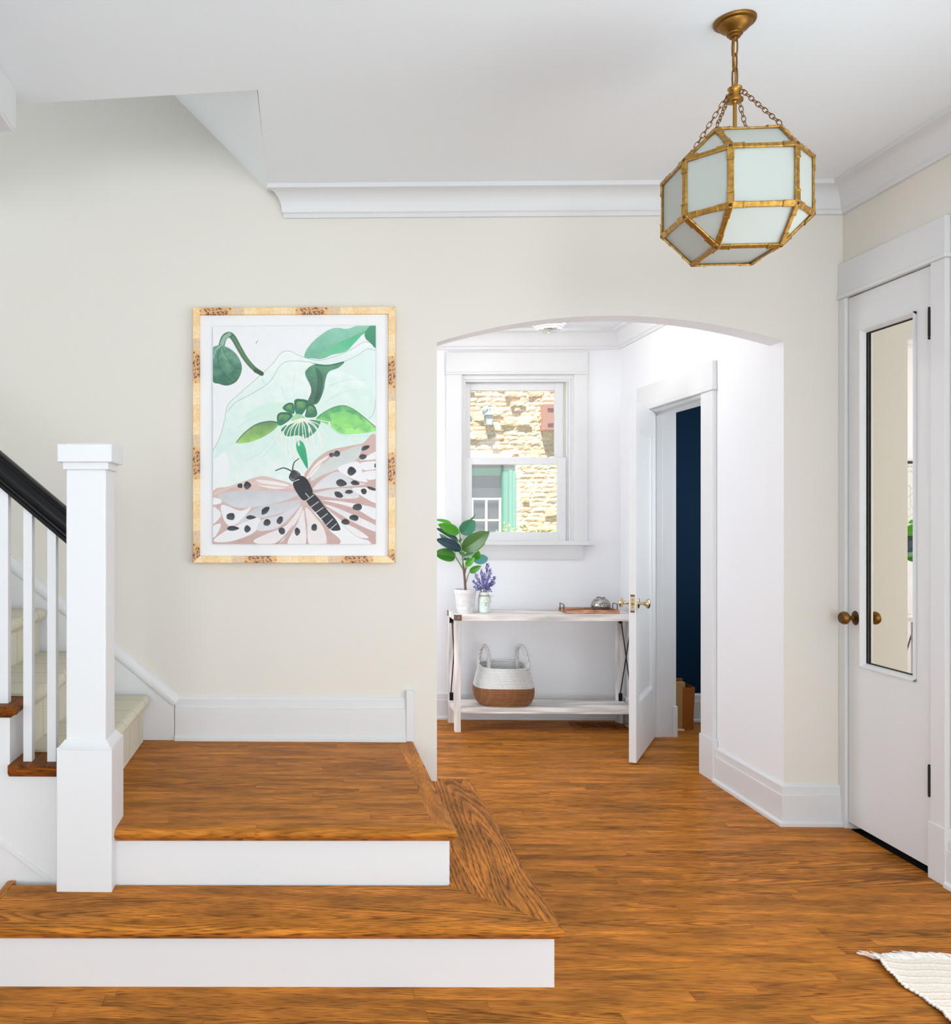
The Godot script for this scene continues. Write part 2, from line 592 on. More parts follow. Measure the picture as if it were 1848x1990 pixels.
	for c in [[[245, 1430, 400, 1402, 620, 1402, 800, 1412, 830, 1430, 700, 1480, 560, 1510, 400, 1525, 300, 1490], grey],
		[[270, 1502, 400, 1545, 482, 1520, 440, 1580, 380, 1640, 320, 1655, 275, 1590], white], [[385, 1640, 470, 1560, 560, 1512, 700, 1490, 838, 1470, 800, 1525, 640, 1582, 500, 1608], grey],
		[[208, 1760, 300, 1690, 430, 1630, 545, 1600, 520, 1690, 400, 1750, 280, 1775], white], [[530, 1688, 560, 1612, 700, 1572, 846, 1492, 760, 1600, 660, 1676], rgb(216, 213, 219)],
		[[500, 1762, 600, 1712, 740, 1650, 852, 1512, 830, 1600, 745, 1715, 700, 1772, 560, 1790], rgb(234, 226, 226)], [[748, 1790, 820, 1640, 860, 1540, 874, 1600, 878, 1790], rgb(236, 229, 228)],
		[[892, 1640, 882, 1522, 958, 1600, 1015, 1680, 1028, 1790, 908, 1790], rgb(236, 226, 222)], [[198, 1452, 258, 1462, 263, 1490, 198, 1500], white], [[198, 1522, 255, 1550, 258, 1590, 198, 1640], white],
		[[198, 1662, 262, 1642, 232, 1718, 198, 1740], white], [[520, 1322, 640, 1330, 760, 1360, 700, 1368, 560, 1345], rgb(240, 232, 229)], [[530, 1360, 640, 1368, 740, 1382, 640, 1386], rgb(238, 230, 228)],
		[[940, 1262, 1040, 1182, 1160, 1112, 1285, 1076, 1250, 1180, 1130, 1240, 1000, 1290, 920, 1330], rgb(206, 210, 205)], [[1115, 1240, 1260, 1192, 1300, 1290, 1330, 1338, 1230, 1318], white],
		[[935, 1390, 1010, 1312, 1120, 1262, 1230, 1330, 1320, 1354, 1200, 1368, 1050, 1380], rgb(216, 217, 217)], [[1280, 1178, 1400, 1115, 1400, 1168, 1290, 1181], white], [[1280, 1200, 1400, 1190, 1400, 1240, 1300, 1250], white],
		[[1290, 1270, 1400, 1258, 1400, 1310, 1330, 1320], white], [[950, 1420, 1100, 1386, 1220, 1386, 1268, 1448, 1150, 1458, 1000, 1440], rgb(218, 216, 217)], [[1222, 1382, 1400, 1390, 1400, 1490, 1290, 1440], white],
		[[1000, 1470, 1150, 1480, 1400, 1532, 1400, 1615, 1250, 1535, 1100, 1490], white], [[1020, 1502, 1120, 1530, 1400, 1655, 1400, 1700, 1250, 1640, 1130, 1570], rgb(232, 228, 230)], [[1032, 1530, 1150, 1622, 1260, 1682, 1338, 1740, 1260, 1733, 1140, 1640], rgb(236, 232, 233)],
		[[885, 1310, 960, 1200, 1060, 1140, 1000, 1200, 930, 1290], rgb(240, 233, 230)]]:
		fill(c[0], c[1], (c[1] as Color).lerp(Color.WHITE, 0.25), 1.0, 1.2)
	line([215, 1425, 430, 1345, 640, 1360, 790, 1380], rgb(232, 206, 196), 10.0, 6.0)
	line([900, 1300, 990, 1200, 1090, 1150], rgb(226, 198, 188), 7.0, 4.0)
	line([660, 1790, 720, 1740, 790, 1650], rgb(150, 122, 118), 12.0, 4.0, 0.6)
	var ink := rgb(44, 47, 52)
	for s in [[402, 1365, 18, 18], [455, 1362, 27, 27], [333, 1588, 30, 27], [455, 1678, 24, 25], [348, 1674, 44, 17], [598, 1632, 25, 25], [586, 1545, 36, 20, -0.7], [692, 1615, 20, 31, 0.4], [708, 1692, 25, 25], [820, 1697, 21, 28], [943, 1667, 20, 27], [480, 1594, 36, 14],
		[1068, 1142, 16, 17], [1107, 1134, 23, 23], [1315, 1092, 32, 15, -0.4], [1298, 1155, 29, 19, -0.2], [1215, 1260, 32, 31], [1140, 1345, 40, 25, 0.2], [1240, 1345, 32, 17, 0.2], [1122, 1430, 36, 20, 0.4], [1195, 1410, 28, 15], [1305, 1405, 22, 21], [1391, 1220, 11, 15], [1257, 1520, 33, 25], [1232, 1597, 32, 22, 0.2], [1170, 1627, 29, 21, 0.3], [1362, 1386, 36, 11, 0.3]]:
		spot(s[0], s[1], s[2], s[3], ink, s[4] if s.size() > 4 else 0.0)
	line([780, 1260, 720, 1236, 660, 1256], ink, 9.0, 6.0)
	line([785, 1258, 795, 1200, 835, 1166], ink, 9.0, 5.0)
	spot(800, 1294, 42, 40, ink)
	fill([788, 1350, 815, 1310, 855, 1293, 900, 1330, 932, 1420, 872, 1472, 820, 1422], rgb(38, 40, 44), ink)
	fill([880, 1466, 940, 1424, 1030, 1530, 1100, 1610, 1132, 1668, 1125, 1688, 1060, 1682, 990, 1600], rgb(46, 48, 52), rgb(54, 58, 62))
	for l in [[886, 1472, 940, 1432], [918, 1520, 975, 1480], [950, 1562, 1010, 1522], [988, 1606, 1040, 1566], [1030, 1650, 1078, 1606], [1060, 1680, 1108, 1638], [880, 1420, 905, 1448], [790, 1335, 835, 1318]]:
		line(l, rgb(232, 232, 230), 6.0, 6.0, 0.9, false)
	line([770, 1300, 780, 1320, 800, 1318], rgb(200, 200, 200), 3.0, 3.0)
	line([808, 1262, 825, 1270, 826, 1286], rgb(200, 200, 200), 3.0, 3.0)
	line([520, 330, 528, 318, 532, 310], rgb(120, 130, 128), 5.0, 3.0)
	var out := PackedByteArray()
	out.resize(PW * PH * 3)
	for i in PW * PH * 3:
		out[i] = int(clampf(px[i], 0.0, 1.0) * 255.0)
	return Image.create_from_data(PW, PH, false, Image.FORMAT_RGB8, out)


# burl veneer: pale blocks butted together, every other one full of dark eyes; one repeat is 0.448 m long and 0.028 m wide
func burl_image() -> Image:
	var w := 896
	var h := 64
	var r := RandomNumberGenerator.new()
	r.seed = 5
	var im := Image.create(w, h, false, Image.FORMAT_RGB8)
	var n1 := noise_image(w, h, 0.03, 8, 3)
	var n2 := noise_image(w, h, 0.16, 9, 3)
	var seams := [0, 60, 370, 480, 590, 760, 896]
	var tone := [rgb(248, 213, 158), rgb(236, 190, 128), rgb(226, 196, 156), rgb(250, 218, 166), rgb(246, 208, 150), rgb(250, 220, 172)]
	for s in 6:
		for x in range(seams[s], seams[s + 1]):
			for y in h:
				var i := y * w + x
				im.set_pixel(x, y, ((tone[s] as Color) * (1.0 + (n1[i] - 128) * 0.0004)).clamp())
	# the eyes of the burl crowd together in one stretch and thin out at its ends
	for x in range(66, 366):
		var mid := 1.0 - pow(absf(x - 216.0) / 150.0, 2.5)
		for y in h:
			var i := y * w + x
			var a := clampf((n2[i] - 128) * 0.012 + 0.30, 0.0, 0.75) * mid
			im.set_pixel(x, y, im.get_pixel(x, y).lerp(rgb(178, 108, 54), a))
	for k in 34:
		var cx := int(clampf(r.randfn(216, 85), 70, 362))
		var cy := r.randi_range(2, 61)
		var rad := r.randf_range(2.5, 7.0)
		var tint := rgb(96, 50, 22) if r.randf() < 0.6 else rgb(136, 78, 38)
		for y in range(maxi(cy - 14, 0), mini(cy + 15, h)):
			for x in range(maxi(cx - 14, 0), mini(cx + 15, w)):
				var d := Vector2((x - cx) * 0.8, y - cy).length()
				var a := clampf(rad + 0.7 - d, 0.0, 1.0) * 0.9
				if d > rad * 0.6:
					a = maxf(a, clampf((rad + 5.0 - d) / 6.0, 0.0, 1.0) * 0.4)
				im.set_pixel(x, y, im.get_pixel(x, y).lerp(tint, a))
	return im


# ---------- boards ----------
var strip_mat: StandardMaterial3D
var wide_mat: StandardMaterial3D


func oak_tint(lo := 0.80, hi := 1.14) -> Color:
	var f := rng.randf_range(lo, hi)
	return Color(f, f * rng.randf_range(0.96, 1.02), f * rng.randf_range(0.90, 1.04))


# one floor strip; its grain is a slice of the oak picture
func plank(parent: Node, x0: float, x1: float, z0: float, z1: float, top: float, thick: float, tint: Color, along_z := false, called := "plank") -> MeshInstance3D:
	var g := G.new()
	g.tinted = true
	g.col = tint
	g.mode = 2 if along_z else 1
	g.k = Vector2(1.0 / 2.048, 1.0 / 1.024)
	var band := rng.randi_range(0, 15)
	var lo := z0 if along_z else x0
	var ln := (z1 - z0) if along_z else (x1 - x0)
	var start := rng.randf_range(0.0, maxf(1.0 - ln * g.k.x, 0.0))
	var mid := ((x0 + x1) / 2.0 + top) if along_z else ((z0 + z1) / 2.0 - top)
	g.off = Vector2(start - lo * g.k.x, (band + 0.5) / 16.0 - mid * g.k.y)
	g.bx(x0 + 0.0002, x1 - 0.0002, top - thick, top, z0 + 0.0002, z1 - 0.0002, 0.0007)
	return obj(called, g, strip_mat, parent)


func lay_row(parent: Node, x0: float, x1: float, z0: float, z1: float, top: float, thick: float, short := 0.5, long := 1.5) -> void:
	var x := x0
	var ln := rng.randf_range(0.2, long)
	while x < x1 - 0.001:
		var e := minf(x + ln, x1)
		if x1 - e < 0.12:
			e = x1
		plank(parent, x, e, z0, z1, top, thick, oak_tint())
		x = e
		ln = rng.randf_range(short, long)


const FAR := 5.2       # unseen wall behind the camera, set deep to even out the light
const CEIL := 2.955
const BACK := -3.985     # the foyer's back wall, its face
const VBACK := -6.02     # the vestibule's back wall, its face
const JAMB := 2.225      # the arch's side and the vestibule's side wall, their face
const SIDE := 2.495      # the foyer's side wall, its face
const STEP := 0.19
const LAND := 0.38


func area(at: Vector3, look: Vector3, w: float, h: float, energy: float, color: Color, parent: Node) -> void:
	var l := AreaLight3D.new()
	l.name = "unseen_area_light"
	l.area_size = Vector2(w, h)
	l.light_energy = energy
	l.light_color = color
	l.shadow_enabled = true
	l.set("area_range", 30.0)
	l.set("area_attenuation", 2.0)
	parent.add_child(l, true)
	l.look_at_from_position(at, at + look, Vector3.UP if absf(look.y) < 0.9 else Vector3.RIGHT)


func _ready() -> void:
	rng.seed = 2024
	# ---- camera: level, turned a little, the lens shifted sideways as a crop of a wider picture
	var cam := Camera3D.new()
	cam.name = "camera"
	cam.projection = Camera3D.PROJECTION_FRUSTUM
	cam.near = 0.05
	cam.far = 200.0
	cam.size = 2.0 * 0.05 * 995.0 / 1650.0
	cam.frustum_offset = Vector2(0.05 * 366.0 / 1650.0, 0.05 * 8.0 / 1650.0)
	cam.position = Vector3(0, 1.43, 0)
	cam.rotation.y = 0.02
	add_child(cam)
	cam.current = true
	# ---- sky, sun, exposure
	var env := Environment.new()
	var sky := ProceduralSkyMaterial.new()
	sky.sky_top_color = rgb(120, 165, 225)
	sky.sky_horizon_color = rgb(215, 228, 242)
	sky.ground_bottom_color = rgb(120, 125, 110)
	sky.ground_horizon_color = rgb(205, 215, 222)
	sky.sky_energy_multiplier = 1.0
	env.sky = Sky.new()
	env.sky.sky_material = sky
	env.background_mode = Environment.BG_SKY
	env.tonemap_mode = Environment.TONE_MAPPER_LINEAR
	env.tonemap_exposure = EXPOSURE
	env.sdfgi_enabled = true
	env.ssao_enabled = true
	env.ssil_enabled = true
	var we := WorldEnvironment.new()
	we.name = "world"
	we.environment = env
	add_child(we)
	var sun := DirectionalLight3D.new()
	sun.name = "sun"
	sun.light_energy = SUN
	sun.light_color = rgb(255, 247, 236)
	sun.light_angular_distance = 0.5
	sun.shadow_enabled = true
	add_child(sun)
	sun.look_at_from_position(Vector3.ZERO, Vector3(0.06, -0.29, -0.125), Vector3.UP)
	unseen_windows()
	materials()
	shell()
	vestibule()
	staircase()
	closet_door()
	open_door()
	lantern()
	framed_print()
	console_table()
	on_the_table()
	rug()
	ceiling_fixture()
	outside()


const EXPOSURE := 0.97
const SUN := 3.5


# unseen windows with glowing blinds, placed to light hall, stairwell and blue room
func unseen_windows() -> void:
	paint("white", rgb(226, 226, 226), 0.42)
	var blind := paint("blind", rgb(240, 240, 238), 0.8)
	blind.emission_enabled = true
	blind.emission = rgb(236, 242, 255)
	blind.emission_energy_multiplier = 1.0
	for w in [[Vector3(1.3, 1.62, FAR - 0.01), Vector3(0, 0, -1), 1.7, 2.0, W_BACK], [Vector3(-1.3, 1.62, FAR - 0.01), Vector3(0, 0, -1), 1.7, 2.0, W_BACK], [Vector3(SIDE, 1.5, -0.55), Vector3(-1, 0, 0), 1.9, 1.9, W_SIDE], [Vector3(SIDE, 1.25, -2.05), Vector3(-1, 0, 0), 0.8, 1.9, W_ENTRY], [Vector3(-3.19, 1.6, -0.9), Vector3(1, 0, 0), 1.6, 1.7, W_LEFT], [Vector3(3.295, 1.5, -5.1), Vector3(-1, 0, 0), 0.8, 1.2, W_BLUE], [Vector3(-3.195, 3.9, -3.5), Vector3(1, 0, 0), 0.8, 1.4, W_STAIR]]:
		var t := thing("window", "unseen white window with a glowing blind, placed to light the rooms", "window", Vector3.ZERO, "unseen windows placed for light", "structure")
		var o: Vector3 = w[0]
		var n: Vector3 = w[1]
		var u := Vector3.UP.cross(n)
		var ww: float = w[2]
		var hh: float = w[3]
		var g := G.new()
		var b := Basis(u, Vector3.UP, n)
		g.cbox(Transform3D(b, o + n * 0.012), Vector3(ww, hh, 0.012), 0.002)
		obj("blind", g, blind, t)
		g = G.new()
		for s in [-1, 1]:
			g.cbox(Transform3D(b, o + n * 0.02 + u * s * (ww / 2 + 0.05)), Vector3(0.1, hh + 0.2, 0.04), 0.004)
			g.cbox(Transform3D(b, o + n * 0.02 + Vector3.UP * s * (hh / 2 + 0.05)), Vector3(ww, 0.1, 0.04), 0.004)
		obj("casing", g, M.white, t)
		area(o + n * 0.05, n, ww, hh, w[4], DAY, t)


const W_BACK := 9.6  # strengths of the unseen windows, tuned for how they light the rooms
const W_SIDE := 2.0
const W_ENTRY := 1.5
const W_LEFT := 0.5
const W_VEST := 2.1
const W_STAIR := 0.9
const W_BLUE := 1.2
const DAY := Color(0.94, 0.97, 0.99)


func materials() -> void:
	paint("beige", rgb(230, 225, 215), 0.8)
	paint("pale", rgb(240, 241, 243), 0.7)
	paint("ceiling", rgb(245, 250, 252), 0.85)
	paint("navy", rgb(4, 38, 62), 0.7).metallic_specular = 0.25
	paint("dark", rgb(22, 20, 19), 0.8)
	paint("black", rgb(13, 12, 14), 0.34).metallic_specular = 0.32
	paint("iron", rgb(45, 43, 44), 0.5, 0.4)
	paint("brass", rgb(172, 128, 58), 0.34, 1.0)
	paint("old_brass", rgb(140, 100, 46), 0.42, 1.0)
	paint("dark_brass", rgb(92, 70, 44), 0.45, 1.0)
	paint("nickel", rgb(214, 196, 160), 0.22, 1.0)
	paint("bronze", rgb(112, 90, 76), 0.45, 0.8)
	var fg := paint("frosted", rgb(198, 203, 195), 0.3)
	fg.backlight_enabled = true
	fg.backlight = rgb(120, 130, 125)
	var gl := paint("pane", Color(1, 1, 1, 0.04), 0.02)
	gl.transparency = BaseMaterial3D.TRANSPARENCY_ALPHA
	paint("mirror", rgb(248, 243, 232), 0.015, 1.0)
	var light := rgb(204, 130, 52)
	var deep := rgb(104, 58, 22)
	strip_mat = wood("oak_strip", oak_image(2048, 1024, 64, 11, light, deep, 0.0066, false), 0.36)
	wide_mat = wood("oak_wide", oak_image(2048, 1024, 340, 23, light, deep, 0.011, true), 0.36)
	for m in [strip_mat, wide_mat]:
		m.metallic_specular = 0.14
	var ash := wood("whitewash", oak_image(1024, 512, 128, 31, rgb(240, 236, 231), rgb(222, 213, 205), 0.005, false), 0.6)
	ash.metallic_specular = 0.35


func trim_prof(h: float, t: float) -> PackedVector2Array:
	# a baseboard: a plain board, a small step and a flat cap with an eased edge, a shoe at its foot
	return PackedVector2Array([Vector2(0, 0), Vector2(t + 0.014, 0), Vector2(t + 0.014, 0.014), Vector2(t + 0.008, 0.02), Vector2(t, 0.022), Vector2(t, h - 0.052), Vector2(t - 0.006, h - 0.05), Vector2(t - 0.006, h - 0.012), Vector2(t - 0.013, h - 0.003), Vector2(0, h)])


func crown_prof(h: float, p: float) -> PackedVector2Array:
	var a := PackedVector2Array([Vector2(0, -h), Vector2(0.014, -h), Vector2(0.014, -h + 0.018), Vector2(0.02, -h + 0.022)])
	for i in 7:
		var an := PI / 2 * i / 6.0
		# a hollow curve from the wall out to the ceiling
		a.append(Vector2(p - 0.012 - (p - 0.034) * cos(an), -0.022 - (h - 0.046) * (1.0 - sin(an))))
	a.append_array([Vector2(p, -0.02), Vector2(p, 0), Vector2(0, 0)])
	return a


func shell() -> void:
	# ---- floor: a bed and the strips that lie on it
	var fl := thing("floor", "polished oak strip floor of the hall and vestibule", "floor", Vector3.ZERO, "", "structure")
	var g := G.new()
	g.bx(-3.3, 3.4, -0.25, -0.016, -6.2, FAR + 0.1)
	obj("subfloor", g, M.dark, fl)
	var w := 0.0573
	var z := -1.72
	while z > -6.0:
		var z0 := maxf(z - w, -6.02)
		var mid := (z + z0) / 2.0
		var spans := []
		if mid > -2.64:
			spans = [[-1.35, 2.497]]
		elif mid > -3.96:
			spans = [[0.742, 2.497]]  # strips stop at the closet door; the near-black bed stands for shade beneath
			if mid > -2.96:
				spans = [[-1.35, -0.98], [0.742, 2.497]]
		else:
			spans = [[0.60, 2.47]]
			if mid < -4.05:
				spans = [[-0.35, 2.30]]
			if mid < -4.76 and mid > -5.56:
				spans = [[-0.35, 3.3]]
			elif mid < -5.5:
				spans = [[-0.35, 2.30], [2.30, 3.3]]
		for s in spans:
			lay_row(fl, s[0], s[1], z0, z, 0.0, 0.016)
		z = z0
	g = G.new()
	g.mode = 1
	g.k = Vector2(1.0 / 2.048, 1.0 / 1.024)
	g.tinted = true
	g.bx(-3.3, 3.3, -0.016, 0.0, -1.72, FAR)
	g.bx(-3.3, -1.35, -0.016, 0.0, -4.0, -1.72)
	stuff(obj("plank_field", g, strip_mat, fl))
	# added pale carpet behind the camera, keeps the oak from tinting the ceiling
	g = G.new()
	g.bx(-2.9, 2.3, 0.0, 0.012, -1.5, FAR - 0.2, 0.004)
	stuff(obj("carpet", g, paint("carpet", rgb(206, 212, 222), 0.95), fl))
	# ---- the back wall with the arched opening; it goes on up inside the stairwell
	var poly := PackedVector2Array([Vector2(-3.3, 0.0), Vector2(0.621, 0.0)])
	for i in 33:
		var u := i / 32.0
		var x := lerpf(0.621, JAMB, u)
		poly.append(Vector2(x, 2.243 + 0.121 * (1.0 - pow(2.0 * u - 1.0, 2.0))))
	poly.append_array([Vector2(JAMB, 0), Vector2(2.7, 0), Vector2(2.7, 3.1), Vector2(-0.15, 3.1), Vector2(-0.15, 5.2), Vector2(-3.3, 5.2)])
	var wall := thing("wall_back", "warm grey wall with a shallow arched opening", "wall", Vector3.ZERO, "", "structure")
	g = G.new()
	var lining := G.new()
	g.prism(poly, Vector3(0, 0, BACK - 0.115), Vector3.RIGHT, Vector3.UP, Vector3.BACK, 0.0, 0.115, lining, true)
	obj("wall_face", g, M.beige, wall)
	obj("arch_lining", lining, M.pale, wall)
	g = G.new()
	# the vestibule's side of the same wall is white
	g.prism(poly, Vector3(0, 0, BACK - 0.119), Vector3.RIGHT, Vector3.UP, Vector3.BACK, 0.0, 0.004, null, true)
	obj("vestibule_face", g, M.pale, wall)
	# ---- the side wall with the closet doorway
	g = G.new()
	g.bx(SIDE, SIDE + 0.15, 0, 3.1, -3.413, FAR + 0.1)
	g.bx(SIDE, SIDE + 0.15, 2.432, 3.1, -4.0, -3.413)
	g.bx(SIDE, SIDE + 0.15, 0, 2.432, -4.0, -3.935)
	struct("wall_right", g, M.beige, "warm grey side wall round the closet doorway", "wall")
	g = G.new()
	g.bx(SIDE + 0.15, 3.3, 0, 2.6, -3.36, -3.34)
	g.bx(SIDE + 0.15, 3.3, 0, 2.6, -4.02, -4.0)
	g.bx(3.28, 3.3, 0, 2.6, -4.02, -3.34)
	g.bx(SIDE + 0.15, 3.3, 2.58, 2.6, -4.02, -3.34)
	struct("wall_closet", g, M.dark, "closet inner wall in near black that stands for its shade", "wall")  # the closet's shade is put into this near-black colour
	g = G.new()
	g.bx(-3.3, 3.3, 0, 3.1, FAR, FAR + 0.15)
	struct("wall_front", g, M.beige, "warm grey wall behind the camera", "wall")
	g = G.new()
	g.bx(-3.35, -3.2, 0, 5.2, -4.1, FAR + 0.15)
	struct("wall_left", g, M.beige, "warm grey wall beyond the stairs", "wall")
	# ---- ceiling with the stairwell cut out of it
	g = G.new()
	g.prism(PackedVector2Array([Vector2(-3.3, -FAR - 0.1), Vector2(3.0, -FAR - 0.1), Vector2(3.0, 4.02), Vector2(-0.17, 4.02), Vector2(-0.166, 3.035), Vector2(-1.07, 3.125), Vector2(-3.3, 3.125)]), Vector3(0, CEIL, 0), Vector3.RIGHT, Vector3.FORWARD, Vector3.UP, 0.0, 0.25)
	struct("ceiling", g, M.ceiling, "smooth white hall ceiling with the stairwell opening", "ceiling")
	g = G.new()
	# under the upper flight: a slope that climbs away from the opening's edge
	g.prism(PackedVector2Array([Vector2(-0.168, CEIL), Vector2(-0.168, CEIL + 0.3), Vector2(-1.9, CEIL + 2.1), Vector2(-1.9, CEIL + 1.78)]), Vector3(0, 0, -4.0), Vector3.RIGHT, Vector3.UP, Vector3.BACK, 0.0, 1.0)
	struct("ceiling_slope", g, M.ceiling, "sloping white soffit inside the stairwell opening", "ceiling")
	g = G.new()
	g.bx(-3.3, 0.0, 5.0, 5.2, -4.1, -2.8)
	g.bx(-3.3, -0.1, CEIL + 0.25, 5.1, -3.02, -2.9)
	g.bx(-0.19, -0.1, CEIL + 0.25, 5.1, -4.0, -2.9)
	struct("wall_stairwell", g, M.ceiling, "white upper walls of the stairwell", "wall")
	# ---- the boxed beam that ends at the stairwell
	g = G.new()
	g.bx(-1.5, -1.03, 2.815, CEIL + 0.001, -3.02, 0.5, 0.004)
	g.bx(-1.5, -1.036, 2.802, 2.82, -3.014, 0.5, 0.003)
	struct("trim_1", g, M.white, "white boxed beam under the ceiling beside the stairwell", "beam")
	# ---- crown moulding
	g = G.new()
	var cp := crown_prof(0.13, 0.1)
	g.mould(cp, Vector3(-0.085, CEIL, BACK), Vector3(SIDE, CEIL, BACK), Vector3.BACK, Vector3.UP, -0.85, -1.0)
	struct("trim_2", g, M.white, "white crown moulding along the top of the arched wall", "moulding")
	g = G.new()
	g.mould(cp, Vector3(SIDE, CEIL, BACK), Vector3(SIDE, CEIL, FAR), Vector3.LEFT, Vector3.UP, 1.0, 0.0)
	struct("trim_3", g, M.white, "white crown moulding above the mirrored closet door", "moulding")
	# ---- baseboards of the hall
	g = G.new()
	g.mould(trim_prof(0.19, 0.02), Vector3(JAMB, 0, BACK), Vector3(SIDE, 0, BACK), Vector3.BACK, Vector3.UP, -1.0, 0.0)
	g.mould(trim_prof(0.19, 0.02), Vector3(JAMB, 0, -4.61), Vector3(JAMB, 0, BACK), Vector3.LEFT, Vector3.UP, 0.0, 1.0)
	struct("baseboard_right", g, M.white, "white baseboard turning the corner of the arch", "baseboard")
	g = G.new()
	g.mould(trim_prof(0.204, 0.02), Vector3(-0.605, LAND, BACK), Vector3(0.474, LAND, BACK), Vector3.BACK, Vector3.UP)
	g.bx(0.474, 0.512, LAND, 0.617, BACK, BACK + 0.026, 0.003)
	struct("baseboard_landing", g, M.white, "white baseboard on the landing under the framed print", "baseboard")


# a plain board moulding with softened edges between two corners
func board(g: G, x0: float, x1: float, y0: float, y1: float, z0: float, z1: float) -> void:
	g.bx(x0, x1, y0, y1, z0, z1, 0.0025)


func vestibule() -> void:
	var g := G.new()
	# back wall round the window opening
	g.bx(-0.5, 1.08, 0, 2.9, VBACK - 0.2, VBACK)
	g.bx(1.93, 2.4, 0, 2.9, VBACK - 0.2, VBACK)
	g.bx(1.08, 1.93, 0, 1.235, VBACK - 0.2, VBACK)
	g.bx(1.08, 1.93, 2.425, 2.9, VBACK - 0.2, VBACK)
	struct("wall_vestibule", g, M.pale, "cool white vestibule wall round the window", "wall")
	g = G.new()
	g.bx(JAMB, JAMB + 0.165, 0, 2.9, -4.77, -4.1035)
	g.bx(JAMB, JAMB + 0.165, 0, 2.9, -6.1, -5.555)
	g.bx(JAMB, JAMB + 0.165, 2.112, 2.9, -5.555, -4.77)
	struct("wall_side", g, M.pale, "cool white vestibule wall with the doorway to the dark blue room", "wall")
	g = G.new()
	g.bx(-0.5, -0.35, 0, 2.9, -6.1, -4.05)
	struct("wall_entry", g, M.pale, "white vestibule wall hidden behind the arch", "wall")
	g = G.new()
	g.bx(-0.5, 2.4, 2.74, 2.9, -6.2, -4.09)
	struct("ceiling_vestibule", g, M.pale, "white vestibule ceiling carrying the beaded light", "ceiling")
	g = G.new()
	var cp := crown_prof(0.137, 0.075)
	g.mould(cp, Vector3(-0.35, 2.74, VBACK), Vector3(JAMB, 2.74, VBACK), Vector3.BACK, Vector3.UP, 0.0, -1.0)
	g.mould(cp, Vector3(JAMB, 2.74, VBACK), Vector3(JAMB, 2.74, -4.1), Vector3.LEFT, Vector3.UP, 1.0, 0.0)
	struct("trim_4", g, M.white, "white crown moulding round the vestibule ceiling", "moulding")
	g = G.new()
	g.mould(trim_prof(0.186, 0.02), Vector3(-0.35, 0, VBACK), Vector3(JAMB, 0, VBACK), Vector3.BACK, Vector3.UP, 0.0, -1.0)
	g.mould(trim_prof(0.186, 0.02), Vector3(JAMB, 0, VBACK), Vector3(JAMB, 0, -5.66), Vector3.LEFT, Vector3.UP, 1.0, 0.0)
	struct("baseboard_back", g, M.white, "white vestibule baseboard behind the console table", "baseboard")
	# ---- doorway casing on the vestibule's side and the lining of the doorway
	g = G.new()
	var x := JAMB
	board(g, x - 0.022, x, 0.22, 2.112, -4.765, -4.625)
	board(g, x - 0.022, x, 0.22, 2.112, -5.66, -5.56)
	board(g, x - 0.024, x, 2.13, 2.27, -5.67, -4.622)
	board(g, x - 0.032, x, 2.112, 2.132, -5.68, -4.614)
	board(g, x - 0.028, x, 0.0, 0.225, -4.772, -4.61)
	board(g, x - 0.028, x, 0.0, 0.225, -5.66, -5.55)
	struct("trim_5", g, M.white, "white casing with a broad head round the blue room doorway", "door casing")
	g = G.new()
	g.bx(x, x + 0.165, 0, 2.112, -4.785, -4.765, 0.001)
	g.bx(x, x + 0.165, 0, 2.112, -5.562, -5.545, 0.001)
	g.bx(x, x + 0.165, 2.095, 2.115, -5.56, -4.77, 0.001)
	g.bx(x + 0.05, x + 0.09, 0, 2.09, -5.55, -5.533, 0.002)
	g.bx(x + 0.05, x + 0.09, 2.078, 2.098, -5.55, -4.78, 0.002)
	board(g, x + 0.165, x + 0.187, 0.2, 2.16, -5.66, -5.555)
	board(g, x + 0.160, x + 0.190, 0.0, 0.2, -5.66, -5.538)
	struct("trim_6", g, M.white, "white lining and stop inside the blue room doorway", "door frame")
	# ---- the blue room beyond
	g = G.new()
	g.bx(2.39, 3.35, 0, 2.7, -6.14, -5.975)
	g.bx(3.3, 3.4, 0, 2.7, -6.1, -4.1)
	g.bx(2.39, 3.35, 0, 2.7, -4.14, -4.04)
	g.bx(2.391, 2.393, 0, 2.7, -5.97, -5.66)
	struct("wall_blue", g, M.navy, "dark navy walls of the room past the open door", "wall")
	g = G.new()
	g.bx(2.39, 3.4, 2.6, 2.7, -6.1, -4.1)
	struct("ceiling_blue", g, M.ceiling, "ceiling of the dark blue room", "ceiling")
	g = G.new()
	g.mould(trim_prof(0.195, 0.02), Vector3(2.393, 0, -5.975), Vector3(3.3, 0, -5.975), Vector3.BACK, Vector3.UP)
	struct("baseboard_blue", g, M.white, "white baseboard under the dark blue wall", "baseboard")
	# ---- the window
	var wn := thing("window_1", "white double-hung window onto the sunny brick house", "window", Vector3.ZERO, "", "structure")
	var z := VBACK
	g = G.new()
	board(g, 1.0, 1.11, 1.25, 2.432, z, z + 0.022)
	board(g, 1.895, 1.99, 1.25, 2.432, z, z + 0.022)
	obj("side_casing", g, M.white, wn)
	g = G.new()
	board(g, 0.998, 1.992, 2.44, 2.582, z, z + 0.024)
	board(g, 0.994, 1.996, 2.426, 2.442, z, z + 0.034)
	obj("head_casing", g, M.white, wn)
	g = G.new()
	board(g, 0.97, 2.034, 1.226, 1.256, z - 0.06, z + 0.05)
	obj("sill", g, M.white, wn)
	g = G.new()
